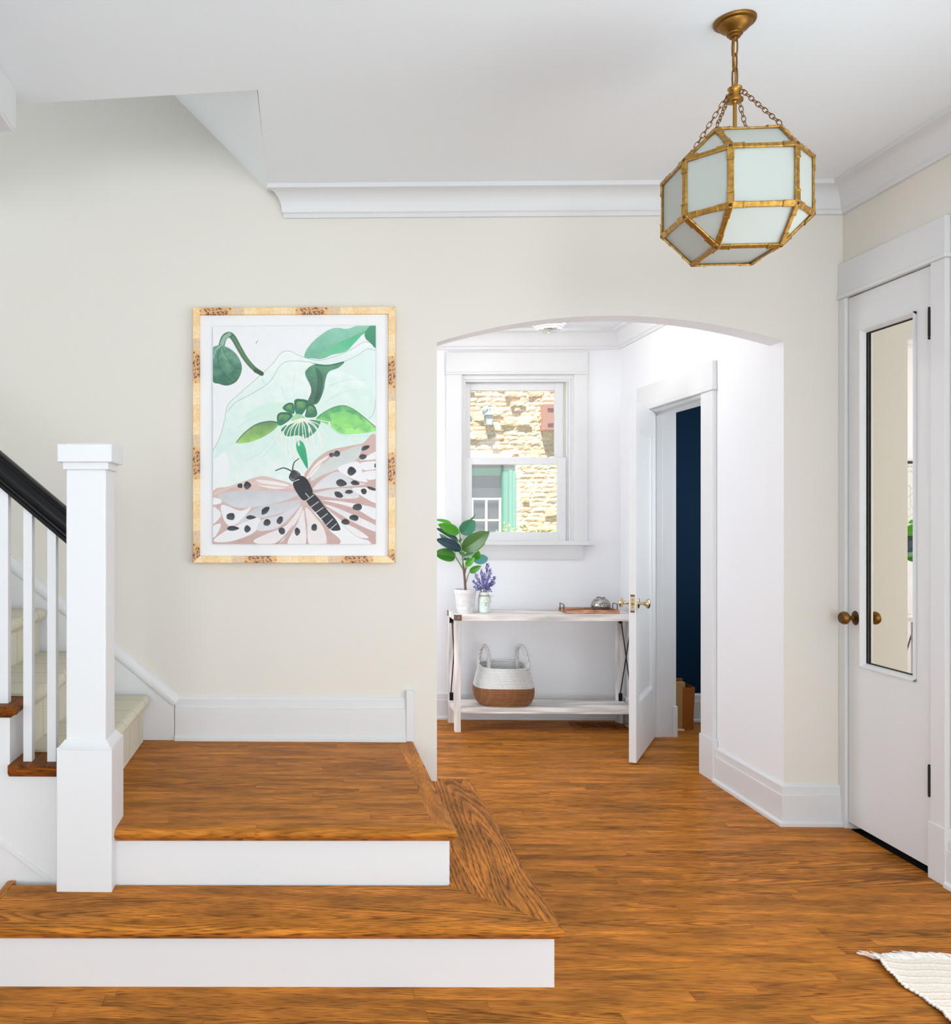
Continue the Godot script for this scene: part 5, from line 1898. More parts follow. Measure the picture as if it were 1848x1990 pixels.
	for s in [-1.0, 1.0]:
		var lp := []
		for i in 12:
			var an := TAU * i / 12
			lp.append(Vector3(0.035 + 0.002 * s + (0.009 + 0.009 * cos(an)) * (1.0 if s > 0 else 0.35), 0.110 + 0.008 * sin(an) + 0.003 * s, 0.012 + 0.006 * s))
		g.tube(lp, 0.0012, 5, true)
		g.tube([Vector3(0.035, 0.110, 0.014), Vector3(0.038 + 0.004 * s, 0.085, 0.016), Vector3(0.037 + 0.009 * s, 0.058 + 0.008 * s, 0.015)], 0.0012, 5)
	obj("twine_bow", g, twine, t)
	var violet := [paint("violet_a", rgb(142, 134, 210), 0.7), paint("violet_b", rgb(116, 104, 186), 0.7), paint("violet_c", rgb(170, 164, 226), 0.7)]
	var grey_green := paint("grey_green", rgb(118, 136, 118), 0.7)
	var r := RandomNumberGenerator.new()
	r.seed = 12
	for s in [[1.239, 1.108, 0.0], [1.256, 1.075, 0.01], [1.193, 1.064, 0.02], [1.15, 1.046, 0.02], [1.219, 1.042, -0.02], [1.256, 1.053, 0.02], [1.288, 1.019, 0.0], [1.139, 0.998, 0.01], [1.164, 1.024, -0.01], [1.223, 1.002, 0.04], [1.281, 0.987, 0.02], [1.142, 0.954, 0.02], [1.19, 0.98, 0.05], [1.266, 0.973, 0.03], [1.152, 0.932, 0.03], [1.256, 0.928, 0.04], [1.23, 0.976, 0.05], [1.20, 1.02, 0.03], [1.238, 1.03, 0.03]]:
		var tip := Vector3(s[0], s[1], -5.76 + s[2]) - o
		var root := Vector3(clampf(tip.x * 0.25, -0.02, 0.02), 0.135, tip.z * 0.2)
		var bend := root.lerp(tip, 0.5) + Vector3(0, 0.015, 0)
		var sp := part("sprig", t)
		g = G.new()
		g.tube([root, bend, tip], 0.0011, 5)
		for k in 3:
			var q := root.lerp(bend, 0.4 + 0.3 * k)
			var e := q + Vector3(r.randf_range(-0.02, 0.02), 0.022, r.randf_range(-0.01, 0.02))
			g.tube([q, q.lerp(e, 0.6), e], [0.0008, 0.0026, 0.0004], 5)
		obj("stem", g, grey_green, sp)
		g = G.new()
		var d := (tip - bend).normalized()
		for k in 46:
			var u := r.randf()
			var q := tip - d * (u * 0.058) + Vector3(r.randfn(0, 1), r.randfn(0, 1), r.randfn(0, 1)).normalized() * (0.003 + 0.0085 * sin(PI * minf(u + 0.15, 1.0)))
			var rad := r.randf_range(0.0024, 0.0044)
			g.lathe([Vector2(0, -rad * 1.3), Vector2(rad, -rad * 0.2), Vector2(rad * 0.7, rad * 0.7), Vector2(0, rad * 1.3)], Transform3D(Basis(Quaternion(Vector3.UP, (d + Vector3(r.randfn(0, 0.5), 0, r.randfn(0, 0.5))).normalized())), q), 5)
		stuff(obj("blossom", g, violet[r.randi_range(0, 2)], sp))
	# ---- tray
	o = Vector3(1.92, 0.779, -5.775)
	t = thing("serving_tray", "shallow mango wood tray with black wire handles on the console table", "tray", o)
	var tw := paint("tray_wood", Color.WHITE, 0.55)
	tw.albedo_texture = tex(oak_image(512, 256, 128, 91, rgb(208, 160, 130), rgb(120, 78, 58), 0.006, false))
	for q in [[-0.175, 0.175, 0.0, 0.008, -0.092, 0.092], [-0.175, 0.175, 0.006, 0.026, 0.083, 0.093], [-0.175, 0.175, 0.006, 0.026, -0.093, -0.083], [-0.176, -0.166, 0.006, 0.026, -0.084, 0.084], [0.166, 0.176, 0.006, 0.026, -0.084, 0.084]]:
		g = G.new()
		g.mode = 1
		g.k = Vector2(2, 4)
		g.bx(q[0], q[1], q[2], q[3], q[4], q[5], 0.001)
		obj("base" if q[2] == 0.0 else "rim", g, tw, t)
	for s in [-1.0, 1.0]:
		g = G.new()
		var hx: float = 0.178 * s
		g.tube([Vector3(hx, 0.010, -0.042), Vector3(hx, 0.056, -0.042), Vector3(hx + 0.004 * s, 0.060, -0.038), Vector3(hx + 0.004 * s, 0.060, 0.038), Vector3(hx, 0.056, 0.042), Vector3(hx, 0.010, 0.042)], 0.0028, 8)
		obj("handle", g, M.black, t)
	# ---- squat ribbed vase
	t = thing("ribbed_vase", "squat mottled silver vase with fanned ribs standing in the tray", "vase", Vector3(2.003, 0.7872, -5.775))
	var vm := paint("mercury", Color.WHITE, 0.24, 0.75)
	var vi := Image.create(256, 128, false, Image.FORMAT_RGB8)
	var vn := noise_image(256, 128, 0.06, 17, 3)
	for y in 128:
		for x in 256:
			var f := clampf(0.55 + (vn[y * 256 + x] - 128) * 0.006, 0.1, 1.0)
			vi.set_pixel(x, y, rgb(96, 84, 70).lerp(rgb(214, 218, 218), f).lerp(rgb(120, 92, 66), clampf(1.0 - y / 60.0, 0.0, 0.6)))
	vm.albedo_texture = tex(vi)
	g = G.new()
	var seg := 72
	var vp := [Vector2(0, 0), Vector2(0.043, 0.0), Vector2(0.052, 0.008), Vector2(0.060, 0.022), Vector2(0.0635, 0.038), Vector2(0.062, 0.054), Vector2(0.055, 0.070), Vector2(0.043, 0.081), Vector2(0.031, 0.087), Vector2(0.028, 0.091), Vector2(0.030, 0.096), Vector2(0.026, 0.096), Vector2(0.024, 0.085)]
	for i in vp.size() - 1:
		for j in seg:
			var q := []
			for e in [[i, j], [i + 1, j], [i + 1, j + 1], [i, j + 1]]:
				var pr: Vector2 = vp[e[0]]
				var an: float = TAU * e[1] / seg
				# ribs lean one way and then the other, making fans
				var lean: float = absf(fposmod(an * 4.0 / TAU, 1.0) - 0.5) * 2.4
				var rib := 0.0 if pr.y < 0.004 or pr.y > 0.084 else 0.0016 * sin(an * 36.0 + 0.0 * lean) * (1.0 if int(e[1]) % 2 == 0 else -1.0)
				var rad := pr.x + rib
				var tw2 := pr.y * 9.0 * (1.0 if fposmod(an * 3.0 / TAU, 1.0) < 0.5 else -1.0) * 0.35
				q.append([Vector3(cos(an + tw2) * rad, pr.y, sin(an + tw2) * rad), Vector2(an / TAU * 3.0, pr.y / 0.096)])
			g.tri(q[0][0], q[1][0], q[2][0], null, null, null, q[0][1], q[1][1], q[2][1])
			g.tri(q[0][0], q[2][0], q[3][0], null, null, null, q[0][1], q[2][1], q[3][1])
	obj("body", g, vm, t)
	basket()


func wood_pot() -> StandardMaterial3D:
	var m := paint("pot", Color.WHITE, 0.8)
	var im := Image.create(256, 256, false, Image.FORMAT_RGB8)
	var n := noise_image(256, 256, 0.03, 41, 4, 3.0)
	for y in 256:
		for x in 256:
			im.set_pixel(x, y, rgb(222, 220, 219).lerp(rgb(240, 239, 238), clampf(0.5 + (n[y * 256 + x] - 128) * 0.009, 0.0, 1.0)))
	m.albedo_texture = tex(im)
	m.uv1_triplanar = true
	m.uv1_scale = Vector3(5, 5, 5)
	return m


# a point of the basket's rounded-square outline
func squircle(an: float, a: float, b: float) -> Vector2:
	var e := 0.62
	return Vector2(signf(cos(an)) * pow(absf(cos(an)), e) * a, signf(sin(an)) * pow(absf(sin(an)), e) * b)


func basket() -> void:
	var t := thing("rope_basket", "two-tone coiled rope basket, white above brown, on the console table's shelf", "basket", Vector3(1.35, 0.157, -5.785))
	var two := []
	for q in [[rgb(246, 246, 244), rgb(206, 206, 203), 51], [rgb(190, 132, 84), rgb(92, 56, 34), 52]]:
		var im := Image.create(256, 32, false, Image.FORMAT_RGB8)
		var n := noise_image(256, 32, 0.12, q[2], 3)
		for y in 32:
			for x in 256:
				# twisted strands: slanting dark gaps
				var s := fposmod((x + y * 1.0) / 16.0, 1.0)
				var f := clampf(absf(s - 0.5) * 2.6 - 0.1, 0.0, 1.0)
				var w := clampf(f + (n[y * 256 + x] - 128) * 0.006, 0.0, 1.0)
				im.set_pixel(x, y, (q[1] as Color).lerp(q[0], w))
		var m := paint("rope_%d" % q[2], Color.WHITE, 0.85)
		m.albedo_texture = tex(im)
		two.append(m)
	var prof := [Vector2(0.80, 0.006), Vector2(0.92, 0.03), Vector2(0.985, 0.065), Vector2(1.0, 0.095), Vector2(0.985, 0.125), Vector2(0.94, 0.165), Vector2(0.88, 0.21), Vector2(0.80, 0.262)]
	var coils := 24
	var white := G.new()
	var brown := G.new()
	for c in coils:
		var y := 0.006 + 0.256 * c / (coils - 1.0)
		var sc: float = prof[0].x if y < 0.02 else prof[-1].x
		for i in prof.size() - 1:
			if y >= prof[i].y and y <= prof[i + 1].y + 0.0001:
				sc = lerpf(prof[i].x, prof[i + 1].x, (y - prof[i].y) / (prof[i + 1].y - prof[i].y))
		var g: G = brown if c < 11 else white
		coil(g, 0.196 * sc, 0.127 * sc, y, 0.0064, 56)
	# the coiled bottom
	for k in 8:
		coil(brown, 0.196 * 0.8 * (k + 0.5) / 8.0, 0.127 * 0.8 * (k + 0.5) / 8.0, 0.006, 0.009, 32)
	obj("lower_coils", brown, two[1], t)
	obj("upper_coils", white, two[0], t)
	for s in [-1.0, 1.0]:
		var g := G.new()
		var p := []
		for k in 15:
			var u := k / 14.0
			var an := PI * u
			p.append(Vector3(s * (0.132 - 0.004 * sin(an)) + 0.024 * -cos(an) - (0.014 * sin(an) if s > 0 else 0.0), 0.235 + 0.160 * pow(sin(an), 0.75), -0.052 * cos(an) * (1.0 + 0.15 * sin(an))))
		twisted(g, p, 0.0135)
		obj("handle", g, two[0], t)


func coil(g: G, a: float, b: float, y: float, r: float, n: int) -> void:
	var sides := 6
	var u := 0.0
	for i in n:
		var p := squircle(TAU * i / n, a, b)
		var q := squircle(TAU * (i + 1) / n, a, b)
		var l := p.distance_to(q)
		for j in sides:
			var quad := []
			for e in [[p, j, u], [q, j, u + l], [q, j + 1, u + l], [p, j + 1, u]]:
				var c: Vector2 = e[0]
				var an: float = TAU * e[1] / sides
				var o := c.normalized()
				var nn := Vector3(o.x * cos(an), sin(an), o.y * cos(an))
				quad.append([Vector3(c.x, y - c.y * 0.12 * maxf(y - 0.12, 0.0) / 0.14, c.y) + nn * r, nn, Vector2(e[2] / 0.16, e[1] / float(sides))])
			g.tri(quad[0][0], quad[2][0], quad[1][0], quad[0][1], quad[2][1], quad[1][1], quad[0][2], quad[2][2], quad[1][2])
			g.tri(quad[0][0], quad[3][0], quad[2][0], quad[0][1], quad[3][1], quad[2][1], quad[0][2], quad[3][2], quad[2][2])
		u += l


func twisted(g: G, p: Array, r: float) -> void:
	# three strands wound round one another
	var m := p.size()
	for s in 3:
		var q := []
		for i in m * 3 - 2:
			var f := i / 3.0
			var k := mini(int(f), m - 2)
			var c: Vector3 = (p[k] as Vector3).lerp(p[k + 1], f - k)
			var d: Vector3 = ((p[k + 1] as Vector3) - p[k]).normalized()
			var u: Vector3 = d.cross(Vector3.RIGHT).normalized()
			var w: Vector3 = d.cross(u)
			var an := TAU * s / 3.0 + f * 1.7
			q.append(c + (u * cos(an) + w * sin(an)) * r * 0.48)
		var before := g.v.size()
		g.tube(q, r * 0.56, 6)
		for i in range(before, g.v.size()):
			g.t[i] = Vector2(0.03, 0.0)


func rug() -> void:
	var t := thing("woven_rug", "cream and tan woven cotton rug with a ragged fringe on the hall floor", "rug", Vector3.ZERO)
	var w := 512
	var im := Image.create(w, w, false, Image.FORMAT_RGB8)
	var n := noise_image(w, w, 0.05, 71, 3)
	for y in w:
		var band := int(y / 8.0) % 12
		for x in w:
			var c := rgb(240, 234, 224)
			if (band in [1, 3, 5] and (x + (4 if band == 3 else 0)) % 8 < 4 and y % 8 > 2) or (band in [7, 8] and x % 7 < 4):
				c = rgb(206, 170, 134)
			elif y % 8 == 0 or x % 8 == 0:
				c = rgb(222, 214, 202)
			im.set_pixel(x, y, c * (1.0 + (n[y * w + x] - 128) * 0.0008))
	var m := paint("rug_weave", Color.WHITE, 0.95)
	m.albedo_texture = tex(im)
	var x0 := 1.825
	var x1 := 2.44
	var zb := -2.765
	var g := G.new()
	var nx := 32
	var nz := 40
	var top := []
	for j in nz + 1:
		var row := []
		var z := zb + 1.1 * j / nz
		var sway := 0.008 * sin(j * 0.75 + 1.2) + 0.004 * sin(j * 1.9)
		for i in nx + 1:
			var u := i / float(nx)
			var lift := 0.010 * exp(-u * 22.0) * (0.6 + 0.4 * sin(j * 0.55 + 0.6)) + 0.004 * exp(-float(j) * 0.5)
			row.append(Vector3(lerpf(x0 + sway, x1, u), 0.007 + lift + 0.0012 * sin(i * 0.9 + j * 0.6), z + 0.006 * sin(i * 0.5)))
		top.append(row)
	for j in nz:
		for i in nx:
			var q := [top[j][i], top[j + 1][i], top[j + 1][i + 1], top[j][i + 1]]
			var uv := []
			for p in q:
				uv.append(Vector2(p.x, p.z) * 5.0)
			g.tri(q[0], q[1], q[2], null, null, null, uv[0], uv[1], uv[2])
			g.tri(q[0], q[2], q[3], null, null, null, uv[0], uv[2], uv[3])
			var dn := Vector3(0, -0.0055, 0)
			g.tri(q[0] + dn, q[2] + dn, q[1] + dn, null, null, null, uv[0], uv[2], uv[1])
			g.tri(q[0] + dn, q[3] + dn, q[2] + dn, null, null, null, uv[0], uv[3], uv[2])
			if i == 0:
				g.tri(q[0] + dn, q[1] + dn, q[1], null, null, null, uv[0], uv[1], uv[1])
				g.tri(q[0] + dn, q[1], q[0], null, null, null, uv[0], uv[1], uv[0])
			if j == 0:
				g.tri(q[0] + dn, q[0], q[3], null, null, null, uv[0], uv[0], uv[3])
				g.tri(q[0] + dn, q[3], q[3] + dn, null, null, null, uv[0], uv[3], uv[3])
	obj("weave", g, m, t)
	# thick stitches along the edge
	g = G.new()
	var cream := paint("cotton", rgb(243, 240, 234), 0.95)
	for j in nz * 2:
		var f := j / 2.0
		var k := mini(int(f), nz - 1)
		var p: Vector3 = (top[k][0] as Vector3).lerp(top[k + 1][0], f - k)
		g.lathe([Vector2(0, -0.005), Vector2(0.005, -0.003), Vector2(0.006, 0.0), Vector2(0.005, 0.003), Vector2(0, 0.005)], Transform3D(Basis(), p + Vector3(0.0, -0.001, 0)), 7)
	stuff(obj("edge_stitching", g, cream, t))
	var pink := paint("pink_yarn", rgb(238, 206, 190), 0.95)
	var gs := [G.new(), G.new()]
	var r := RandomNumberGenerator.new()
	r.seed = 9
	for i in 240:
		var u := i / 239.0
		var b := Vector3(lerpf(x0 + 0.003, x1 - 0.005, u), 0.008, zb + 0.006 * sin(u * 16.0))
		var clump := sin(u * 34.0) * 0.3
		var d := Vector3(-0.7 + clump + r.randf_range(-0.25, 0.25), 0, -0.75).normalized()
		var l := r.randf_range(0.034, 0.058)
		var lift := r.randf_range(0.002, 0.009)
		gs[1 if i % 17 < 2 else 0].tube([b, b + d * l * 0.5 + Vector3(0, lift, 0), b + d * l + Vector3(0, -0.003 + lift * 0.4, 0)], [0.0024, 0.0022, 0.0016], 5)
	stuff(obj("fringe", gs[0], cream, t))
	stuff(obj("pink_fringe", gs[1], pink, t))


const LAMP := 0.25


func ceiling_fixture() -> void:
	var c := Vector3(1.42, 2.74, -4.95)
	var t := thing("beaded_ceiling_light", "beaded crystal flush light on the vestibule ceiling", "ceiling light", c)
	var chrome := paint("chrome", rgb(225, 226, 228), 0.15, 1.0)
	var bead := paint("bead", rgb(238, 240, 243), 0.12)
	bead.metallic_specular = 0.8
	var g := G.new()
	g.lathe([Vector2(0, -0.02), Vector2(0.17, -0.02), Vector2(0.18, -0.01), Vector2(0.18, 0.0)], Transform3D(), 40)
	obj("ceiling_plate", g, chrome, t)
	g = G.new()
	for q in [[0.178, -0.05], [0.062, -0.232]]:
		var rg := []
		for i in 40:
			var an := TAU * i / 40
			rg.append(Vector3(cos(an) * q[0], q[1], sin(an) * q[0]))
		g.tube(rg, 0.006, 8, true)
	for k in 4:
		var an := TAU * k / 4 + 0.4
		g.tube([Vector3(cos(an) * 0.178, -0.02, sin(an) * 0.178), Vector3(cos(an) * 0.178, -0.05, sin(an) * 0.178)], 0.004, 6)
	g.lathe([Vector2(0, -0.252), Vector2(0.008, -0.25), Vector2(0.01, -0.244), Vector2(0.05, -0.238), Vector2(0.058, -0.232), Vector2(0, -0.232)], Transform3D(), 32)
	obj("rings", g, chrome, t)
	var mm := MultiMesh.new()
	var sp := SphereMesh.new()
	sp.radius = 0.0065
	sp.height = 0.013
	sp.radial_segments = 8
	sp.rings = 4
	sp.material = bead
	mm.transform_format = MultiMesh.TRANSFORM_3D
	mm.mesh = sp
	var places := []
	for s in 36:
		for k in 17:
			var u := k / 16.0
			var an := TAU * s / 36
			var rad := lerpf(0.178, 0.062, pow(u, 1.6))
			places.append(Vector3(cos(an) * rad, lerpf(-0.052, -0.230, u), sin(an) * rad))
	mm.instance_count = places.size()
	for i in places.size():
		mm.set_instance_transform(i, Transform3D(Basis(), places[i]))
	var mi := MultiMeshInstance3D.new()
	mi.name = "bead_strands"
	mi.multimesh = mm
	mi.material_override = bead
	t.add_child(mi)
	stuff(mi)
	# two unseen warm white bulbs inside the beads, lit to brighten the vestibule
	var unseen_bulb := paint("unseen_bulb", rgb(255, 250, 240), 0.5)
	unseen_bulb.emission_enabled = true
	unseen_bulb.emission = rgb(255, 248, 236)
	unseen_bulb.emission_energy_multiplier = 1.2
	for s in [-1.0, 1.0]:
		g = G.new()
		g.lathe([Vector2(0, -0.045), Vector2(0.016, -0.04), Vector2(0.024, -0.024), Vector2(0.02, -0.006), Vector2(0.012, 0.008), Vector2(0.012, 0.02), Vector2(0, 0.02)], Transform3D(Basis(), Vector3(s * 0.06, -0.09, 0)), 16)
		obj("unseen_bulb", g, unseen_bulb, t)
		var l := OmniLight3D.new()
		l.name = "unseen_bulb_light"
		l.position = Vector3(s * 0.06, -0.11, 0)
		l.light_energy = LAMP
		l.light_color = rgb(255, 250, 244)
		l.light_size = 0.03
		l.omni_range = 20.0
		l.omni_attenuation = 2.0
		l.shadow_enabled = true
		t.add_child(l, true)


# a hand-struck brick: its face is broken into uneven facets and its edges wander
func rough_brick(g: G, xf: Transform3D, size: Vector3, r: RandomNumberGenerator) -> void:
	var h := size / 2.0
	var nx := 5 if size.x > 0.15 else 3
	var rows := []
	for j in 4:
		var row := []
		for i in nx + 1:
			var u := i / float(nx) * 2.0 - 1.0
			var v := j / 3.0 * 2.0 - 1.0
			var rim := 1.0 if i == 0 or i == nx or j == 0 or j == 3 else 0.0
			row.append(xf * Vector3(u * h.x - signf(u) * rim * 0.003 + r.randf_range(-0.004, 0.004), v * h.y + r.randf_range(-0.0045, 0.0045), h.z - rim * r.randf_range(0.002, 0.011) + r.randf_range(-0.003, 0.003)))
		rows.append(row)
	for j in 3:
		for i in nx:
			g.face([rows[j][i], rows[j][i + 1], rows[j + 1][i + 1], rows[j + 1][i]], xf.origin)
	var back := xf.basis.z * -size.z
	for i in nx:
		g.face([rows[0][i], rows[0][i + 1], rows[0][i + 1] + back, rows[0][i] + back], xf.origin)
		g.face([rows[3][i], rows[3][i + 1], rows[3][i + 1] + back, rows[3][i] + back], xf.origin)
	for j in 3:
		g.face([rows[j][0], rows[j + 1][0], rows[j + 1][0] + back, rows[j][0] + back], xf.origin)
		g.face([rows[j][nx], rows[j + 1][nx], rows[j + 1][nx] + back, rows[j][nx] + back], xf.origin)


func outside() -> void:
	var g := G.new()
	g.bx(-16, 20, -0.9, -0.6, -13.5, -6.25)
	struct("ground_yard", g, paint("lawn", rgb(126, 138, 92), 0.9), "strip of green yard between the two houses", "yard")
	# ---- the neighbour's brick house
	var hz := -12.0
	var t := thing("brick_house", "sunlit pale yellow brick house seen through the vestibule window", "house", Vector3.ZERO)
	g = G.new()
	var mortar := paint("mortar", rgb(240, 224, 200), 0.95)
	# the wall is left open where its window stands
	g.bx(-2.0, 1.72, -0.7, 6.0, hz - 0.4, hz - 0.003)
	g.bx(2.975, 9.0, -0.7, 6.0, hz - 0.4, hz - 0.003)
	g.bx(1.72, 2.975, 2.24, 6.0, hz - 0.4, hz - 0.003)
	g.bx(1.72, 2.975, -0.7, 0.4, hz - 0.4, hz - 0.012)
	obj("wall", g, mortar, t)
	var bricks := []
	var stone := NoiseTexture2D.new()
	stone.width = 256
	stone.height = 256
	stone.seamless = true
	var sn := FastNoiseLite.new()
	sn.seed = 15
	sn.frequency = 0.03
	sn.fractal_octaves = 5
	stone.noise = sn
	var sr := Gradient.new()
	sr.set_color(0, rgb(214, 186, 150))
	sr.set_color(1, rgb(255, 253, 250))
	sr.add_point(0.42, rgb(246, 232, 214))
	stone.color_ramp = sr
	for c in [rgb(252, 238, 222), rgb(250, 230, 208), rgb(254, 244, 232), rgb(246, 222, 194), rgb(252, 236, 220)]:
		var m := paint("brick_%d" % bricks.size(), c, 0.95)
		m.albedo_texture = stone
		m.uv1_triplanar = true
		m.uv1_world_triplanar = true
		m.uv1_scale = Vector3(3.1, 3.1, 3.1)
		bricks.append(m)
	var r := RandomNumberGenerator.new()
	r.seed = 31
	var rest := []
	for m in bricks:
		rest.append(G.new())
	var course := 0.0672
	var made := 0
	for row in 56:
		var y := 0.35 + row * course
		var x := 0.6 + r.randf_range(0.0, 0.22)
		var first := true
		while x < 5.2:
			var l := 0.215 if r.randf() < 0.68 else 0.10
			if first:
				first = false
			var x0 := x
			x += l + 0.008
			# bricks end against the window and its lintel
			var to := 2.978 if y < 2.17 else (3.09 if y < 2.27 else 0.0)
			if to > 0.0 and x0 + l > 1.60 and x0 < to:
				if x0 + l > to and x0 + l - to > 0.05:
					l = x0 + l - to
					x0 = to
				elif x0 + l > to:
					x = to
					continue
				else:
					continue
			var depth := 0.006 + absf(r.randfn(0.0, 0.007))
			if r.randf() < 0.16:
				depth = r.randf_range(0.03, 0.055)
			var tilt := r.randf_range(-0.05, 0.05)
			if depth > 0.028:
				tilt = r.randf_range(-0.22, 0.22)
			var rows := Transform3D(Basis(Vector3.UP, tilt) * Basis(Vector3.BACK, r.randf_range(-0.025, 0.025)) * Basis(Vector3.RIGHT, r.randf_range(-0.10, 0.10)), Vector3(x0 + l / 2, y + 0.03 + r.randf_range(-0.003, 0.003), hz - 0.03 + depth / 2))
			var size := Vector3(l, 0.0635 + r.randf_range(-0.007, 0.004), 0.06 + depth)
			var k := r.randi_range(0, 4)
			var seen := x0 > 2.1 and x0 + l < 3.75 and y > 1.05 and y < 3.32
			if seen and made < 300:
				g = G.new()
				rough_brick(g, rows, size, r)
				obj("brick", g, bricks[k], t)
				made += 1
			else:
				rest[k].cbox(rows, size, 0.006)
	for k in rest.size():
		stuff(obj("outer_bricks", rest[k], bricks[k], t))
	# ---- its window: stone lintel, deep shaded reveal, green frame, white bars
	g = G.new()
	g.bx(1.5, 3.085, 2.225, 2.292, hz - 0.1, hz + 0.03, 0.006)
	obj("lintel", g, paint("stone", rgb(240, 238, 232), 0.8), t)
	var w := part("window", t)
	var green := paint("green", rgb(76, 156, 130), 0.5)
	g = G.new()
	var fz := hz - 0.13
	g.bx(1.72, 2.975, 2.09, 2.24, fz - 0.1, hz - 0.1)
	obj("reveal", g, paint("reveal", rgb(120, 108, 92), 0.9), w)  # shade under the lintel is put into this brown
	g = G.new()
	g.mould(PackedVector2Array([Vector2(0, 0), Vector2(0.03, 0), Vector2(0.06, 0.035), Vector2(0.065, 0.06), Vector2(0.08, 0.085), Vector2(0.08, 0.105), Vector2(0, 0.105)]), Vector3(1.72, 2.005, fz), Vector3(2.965, 2.005, fz), Vector3.BACK, Vector3.UP)
	g.bx(2.795, 2.88, 0.4, 2.10, fz, fz + 0.085, 0.01)
	g.bx(2.88, 2.925, 0.4, 2.075, fz, fz + 0.145, 0.006)
	g.bx(2.925, 2.97, 0.4, 2.06, fz, fz + 0.165, 0.006)
	g.bx(1.64, 1.78, 0.4, 2.08, fz, fz + 0.1, 0.01)
	g.bx(1.7, 2.97, 0.36, 0.44, fz, fz + 0.2, 0.01)
	obj("green_frame", g, green, w)
	g = G.new()
	for x in [1.80, 1.995, 2.19, 2.385, 2.584, 2.778]:
		g.bx(x - 0.016, x + 0.016, 0.42, 1.69, fz + 0.012, fz + 0.04, 0.004)
	for y in [1.07, 1.372, 1.672]:
		g.bx(1.78, 2.80, y - 0.014, y + 0.014, fz + 0.012, fz + 0.038, 0.004)
	obj("glazing_bar", g, M.white, w)
	g = G.new()
	for x in [1.995, 2.19, 2.385, 2.584]:
		g.bx(x - 0.012, x + 0.012, 1.69, 2.0, fz - 0.05, fz - 0.03, 0.004)
	obj("upper_bar", g, paint("shaded_bar", rgb(150, 152, 154), 0.6), w)  # grey copy of the white bars, their shade put into the colour
	g = G.new()
	g.bx(1.74, 2.82, 0.42, 2.01, fz - 0.02, fz - 0.014)
	obj("pane", g, paint("dark_glass", rgb(70, 75, 78), 0.35), w)
	# ---- wall lantern
	var o := Vector3(2.575, 2.84, hz + 0.10)
	var wl := thing("wall_lantern", "pale blue metal lantern on the sunny brick wall", "outdoor light", o)
	var sky_blue := paint("sky_blue", rgb(150, 178, 186), 0.55)
	g = G.new()
	g.lathe([Vector2(0, 0), Vector2(0.062, 0), Vector2(0.06, 0.012), Vector2(0.05, 0.02), Vector2(0.02, 0.03), Vector2(0, 0.032)], Transform3D(Basis(Vector3(1, 0, 0), Vector3(0, 0, 1), Vector3(0, -1, 0)), Vector3(-0.016, 0.08, -0.085)), 24)
	obj("back_plate", g, sky_blue, wl)
	g = G.new()
	g.tube([Vector3(-0.012, 0.08, -0.06), Vector3(-0.008, 0.09, -0.03), Vector3(0, 0.085, 0.0), Vector3(0, 0.05, 0.0)], 0.009, 8)
	obj("arm", g, sky_blue, wl)
	g = G.new()
	for q in [[0.0, 0.062], [0.0, 0.06]]:
		var apex := Vector3(0, 0.07, 0)
		var s := 0.062
		var cs := [Vector3(-s, 0.0, s), Vector3(s, 0.0, s), Vector3(s, 0.0, -s), Vector3(-s, 0.0, -s)]
		for i in 4:
			g.face([cs[i], cs[(i + 1) % 4], apex], Vector3(0, 0.01, 0))
		g.face(cs, Vector3(0, 0.05, 0))
		break
	obj("roof", g, sky_blue, wl)
	g = G.new()
	for sx in [-1, 1]:
		for sz in [-1, 1]:
			g.bx(sx * 0.042 - 0.005, sx * 0.042 + 0.005, -0.138, 0.0, sz * 0.042 - 0.005, sz * 0.042 + 0.005, 0.001)
	g.bx(-0.047, 0.047, -0.142, -0.13, -0.047, 0.047, 0.002)
	obj("cage", g, sky_blue, wl)
	g = G.new()
	g.bx(-0.036, 0.036, -0.13, -0.002, -0.036, 0.036, 0.002)
	obj("milk_pane", g, paint("milk", rgb(240, 236, 226), 0.4), wl)
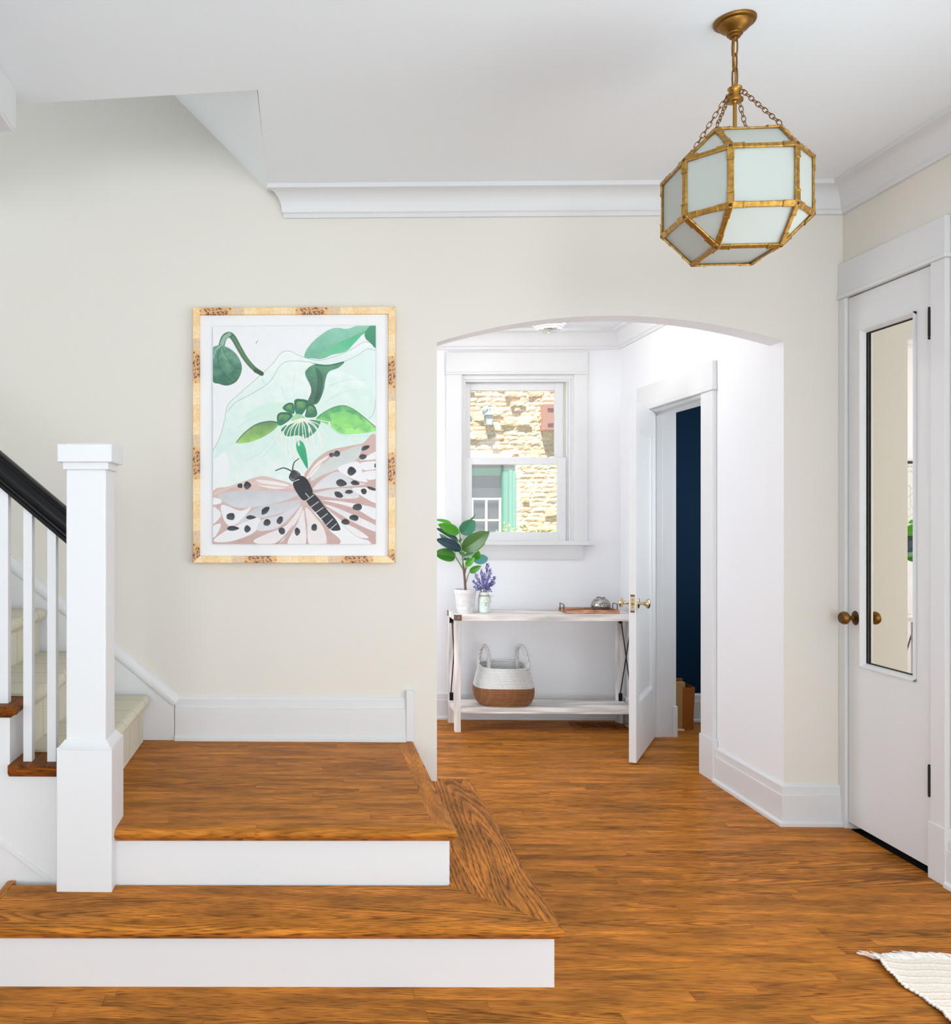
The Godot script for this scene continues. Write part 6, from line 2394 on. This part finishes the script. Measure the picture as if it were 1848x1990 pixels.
	# ---- the copper coloured vent box
	var vb := thing("vent_box", "louvred copper pink metal box on the sunny brick wall", "vent", Vector3(3.50, 2.80, hz))
	var copper := paint("copper", rgb(186, 136, 120), 0.55, 0.15)
	g = G.new()
	g.bx(-0.185, 0.185, -0.18, 0.19, -0.01, 0.16, 0.008)
	obj("housing", g, copper, vb)
	var slot := paint("slot", rgb(110, 70, 64), 0.7)
	for x in [-0.085, 0.075]:
		for y in [0.125, 0.105, 0.085, -0.085, -0.105, -0.125]:
			g = G.new()
			g.cbox(Transform3D(Basis(Vector3.RIGHT, 0.5), Vector3(x, y, 0.161)), Vector3(0.078, 0.004, 0.012), 0.001)
			obj("louvre", g, slot, vb)
	# ---- shrub tops below the window
	var sb := thing("shrub", "light green leafy shrub along the foot of the brick wall", "shrub", Vector3(2.6, -0.6, hz + 0.5))
	g = G.new()
	var lf := paint("shrub_leaf", rgb(150, 172, 84), 0.6)
	lf.backlight_enabled = true
	lf.backlight = rgb(90, 110, 40)
	r.seed = 77
	for k in 1500:
		var x := r.randf_range(-1.6, 1.5)
		var z := r.randf_range(-0.35, 0.35)
		var top := 1.86 + 0.05 * sin(x * 9.0) + 0.04 * sin(x * 23.0 + z * 8.0) - z * z * 0.8
		var p := Vector3(x, top - absf(r.randfn(0.0, 0.22)), z)
		var d := Vector3(r.randfn(0, 1), r.randfn(0.4, 0.7), r.randfn(0.3, 0.8)).normalized()
		var s := d.cross(Vector3(r.randfn(0, 1), r.randfn(0, 1), r.randfn(0, 1))).normalized() * r.randf_range(0.012, 0.02)
		var l := r.randf_range(0.04, 0.07)
		g.quad(p, p + d * l * 0.5 + s, p + d * l, p + d * l * 0.5 - s)
	stuff(obj("foliage", g, lf, sb))
	g = G.new()
	for k in 14:
		var x := -1.5 + k * 0.22
		g.tube([Vector3(x, 0, 0.05 * sin(k)), Vector3(x + 0.05, 0.9, 0.1 * sin(k * 2.0)), Vector3(x - 0.03, 1.75, 0.12 * cos(k))], [0.018, 0.012, 0.005], 6)
	stuff(obj("branches", g, M.bark, sb))
